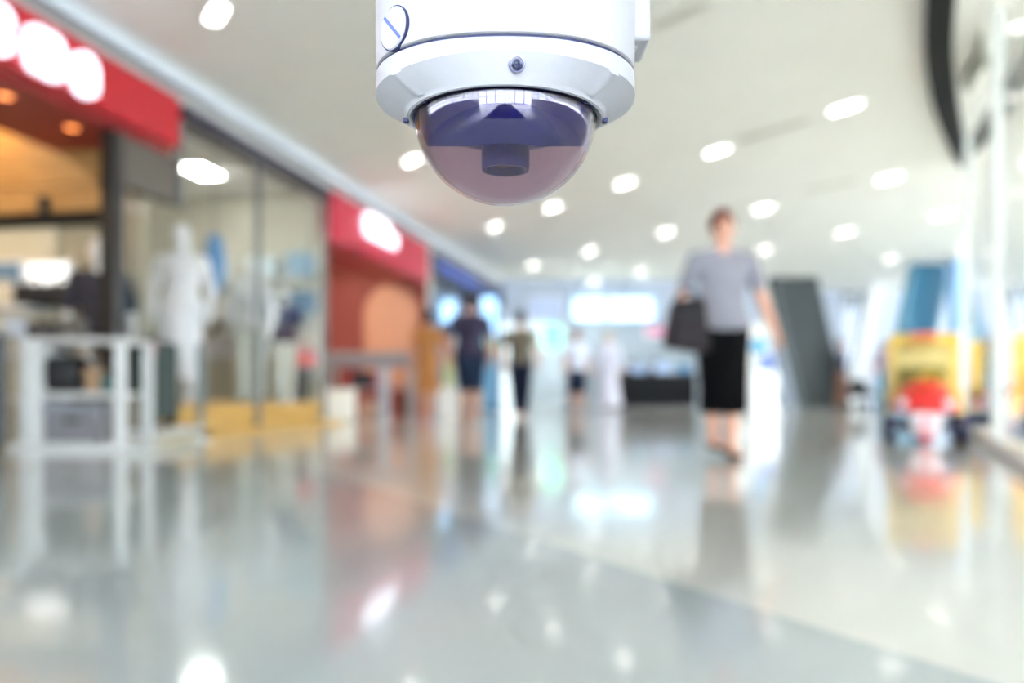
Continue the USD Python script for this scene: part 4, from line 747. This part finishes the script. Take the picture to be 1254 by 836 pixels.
# peach arch panel on that partition, facing down the concourse
s15 = 15.44; ar = thing('arch_panel', 'peach round-topped arch panel on the red-brown partition of the red shop', 'wall panel', SW(s15, 0.62), WROT + 90)
from shapely.geometry import Point
ap = sbox(-0.55, 0.5, 0.55, 1.88).union(Point(0, 1.88).buffer(0.55, 24)); ap2 = sbox(-0.50, 0.55, 0.50, 1.88).union(Point(0, 1.88).buffer(0.50, 24))
part(ar, 'frame', upright(prism(ap.difference(ap2), 0, 0.05), 0.0), mat('arch_frame', (180, 122, 98), 0.5)); part(ar, 'panel', upright(prism(ap2, 0, 0.025), 0.0), mat('arch_peach', (196, 146, 118), 0.55))
rl = thing('ceiling_light_panel', 'warm ceiling panel inside the red shop', 'ceiling lamp', SW(13.3, 1.5, 3.08), WROT); part(rl, 'frame', box((-1.2, -0.2, -0.02), (1.2, 0.2, 0), 0.004), rim_m); part(rl, 'diffuser', box((-1.1, -0.15, -0.028), (1.1, 0.15, -0.021), 0.002), glow('red_shop_panel', (255, 226, 200), 7.0))
q = at(452, Y=12.7); gt = thing('display_table', 'grey metal display table in front of the red shop', 'table', (q[0], q[1], 0))
gm = mat('table_grey', (156, 152, 152), 0.45); part(gt, 'top', rbox((-0.68, 0, 0.96), (0.68, 0.6, 1.04), 0.02), gm); part(gt, 'apron', box((-0.62, 0.03, 0.80), (0.62, 0.06, 0.96), 0.006), mat('table_apron', (134, 132, 140), 0.5))
for x in (-0.64, 0.64):
    for y in (0.04, 0.56): part(gt, 'leg', rbox((x - 0.035, y - 0.035, 0), (x + 0.035, y + 0.035, 0.96), 0.008), gm)
part(gt, 'lower_shelf', box((-0.62, 0.04, 0.46), (0.62, 0.56, 0.49), 0.006), gm); part(gt, 'middle_leg', rbox((0.14, 0.03, 0), (0.30, 0.12, 0.80), 0.01), mat('table_leg_pale', (172, 178, 188), 0.4))
q = at(443, Y=12.8); t_ = thing('case', 'black case with red ends on the lower shelf of the grey table', 'case', (q[0], q[1] + 0.15, 0.49)); part(t_, 'case_body', rbox((-0.19, -0.1, 0), (0.19, 0.14, 0.24), 0.02), mat('case_black', (28, 28, 38), 0.5))
for x in (-1, 1): part(t_, 'red_end', rbox((x * 0.215 - 0.03, -0.1, 0), (x * 0.215 + 0.03, 0.14, 0.24), 0.015), mat('case_red', (190, 66, 76), 0.5))
q = at(413, Y=11.9); t_ = thing('storage_box', 'plain white box on the floor in front of the red shop', 'box', (q[0], q[1], 0), 6); part(t_, 'box_body', rbox((-0.24, 0, 0), (0.24, 0.36, 0.42), 0.02), mat('box_white', (234, 234, 224), 0.5)); part(t_, 'lid', rbox((-0.25, -0.01, 0.40), (0.25, 0.37, 0.46), 0.018), mat('box_white', (234, 234, 224), 0.5))
q = at(449, Y=12.75); t_ = thing('storage_box', 'small peach box under the grey table', 'box', (q[0], q[1] + 0.12, 0)); part(t_, 'box_body', rbox((-0.13, 0, 0), (0.13, 0.26, 0.26), 0.012), mat('box_peach', (196, 160, 138), 0.6)); part(t_, 'lid', rbox((-0.137, -0.007, 0.24), (0.137, 0.267, 0.28), 0.01), mat('box_peach', (196, 160, 138), 0.6))
q = at(495, Y=12.5); t_ = thing('shoulder_bag', 'dark brown rounded shoulder bag under the right end of the grey table', 'bag', (q[0] - 0.02, q[1] + 0.45, 0)); part(t_, 'bag_body', soft(Manifold.hull_points(np.vstack([el((0, 0, 0.12), (0.14, 0.09, 0.12)), el((0, 0, 0.34), (0.10, 0.06, 0.10))])), 0.03, 3), mat('bag_dbrown', (92, 60, 50), 0.5), smooth=True); a_ = np.linspace(0, np.pi, 12); part(t_, 'strap', tube(np.column_stack([0.08 * np.cos(a_), np.zeros(12), 0.40 + 0.12 * np.sin(a_)]), 0.010, 8), mat('bag_dbrown', (92, 60, 50), 0.5))

# --- blue shop
f4 = thing('shop_fascia', 'dark navy fascia of the farthest left shop', 'shop sign', SW(15.72, 0), WROT)
part(f4, 'front_board', box((0, -0.08, 2.70), (S_END - 15.72, 0.0, 3.12), 0.01), navy); part(f4, 'soffit', box((0, 0, 2.66), (S_END - 15.72, 0.5, 2.70), 0.005), black_m); part(f4, 'stripe', box((0.4, -0.10, 2.78), (3.6, -0.08, 2.95), 0.004), mat('stripe_blue', (66, 92, 190), 0.4))
bw = thing('shop_window', 'dark blue glazed front of the farthest left shop', 'shop window', SW(15.72, 0), WROT)
for k_ in range(6): x = (S_END - 15.72 - 0.06) * k_ / 5; part(bw, 'mullion', box((x, 0.02, 0), (x + 0.06, 0.09, 2.66), 0.004), navy)
for k_ in range(5): x = (S_END - 15.72 - 0.06) * k_ / 5; part(bw, 'pane', box((x + 0.06, 0.05, 0.05), (x + (S_END - 15.78) / 5, 0.06, 2.66), 0.002), pane_m)
struct('wall_left', ws(box((15.75, 1.4, 0), (S_END, 1.5, 3.1), 0.003)), mat('blue_rear', (96, 128, 170), 0.6), 'blue rear wall of the farthest left shop')
def blade(label, px0, px1, py0, py1, Y, st, arm):
    A, B_ = at(px0, py1, Y), at(px1, py0, Y); w_ = B_[0] - A[0]; t_ = thing('light_sign', label, 'sign', ((A[0] + B_[0]) / 2, Y, 0))
    part(t_, 'case', rbox((-w_ / 2, 0, A[2]), (w_ / 2, 0.1, B_[2]), 0.02), navy); part(t_, 'lit_face', rbox((-w_ / 2 + 0.03, -0.015, A[2] + 0.03), (w_ / 2 - 0.03, 0.0, B_[2] - 0.03), 0.006), glow('cyan_sign', (96, 190, 255), st)); part(t_, 'bracket', box((-w_ / 2 - arm, 0.03, B_[2] - 0.16), (-w_ / 2, 0.07, B_[2] - 0.06), 0.006), dark_m)
blade('cyan lit square sign between the tan-dressed and the tall person', 538, 560, 366, 396, 15.9, 0.4, 0.05)
blade('tall pale cyan lit sign right of the tall person', 589, 610, 362, 414, 18.8, 0.4, 0.13)
q = at(601, Y=18.2); t_ = thing('display_stand', 'pale blue standing display right of the tall person\'s legs', 'display stand', (q[0], q[1], 0)); part(t_, 'board', rbox((-0.16, 0, 0.1), (0.16, 0.06, 1.1), 0.02), mat('stand_blue', (120, 176, 214), 0.5)); part(t_, 'foot', rbox((-0.2, -0.14, 0), (0.2, 0.2, 0.1), 0.02), mat('stand_blue2', (90, 130, 160), 0.5))
q = at(549, Y=13.4); t_ = thing('shopping_bag', 'white and lime shopping bag standing between the tan-dressed and the tall person', 'bag', (q[0], q[1], 0)); part(t_, 'bag_body', trimesh.Trimesh([(x * 0.17, y * (0.06 if z else 0.1), z * 0.5) for x in (-1, 1) for y in (-1, 1) for z in (0, 1)], process=False).convex_hull, mat('bag_white', (226, 226, 222), 0.5)); part(t_, 'lime_roll', rbox((-0.08, -0.05, 0.45), (0.07, 0.05, 0.98), 0.045, 2), mat('roll_lime', (190, 200, 130), 0.5))
for y in (-0.055, 0.055): part(t_, 'handle', tube([(-0.06, y, 0.49), (-0.05, y, 0.58), (0.05, y, 0.58), (0.06, y, 0.49)], 0.006, 6), whitegloss)
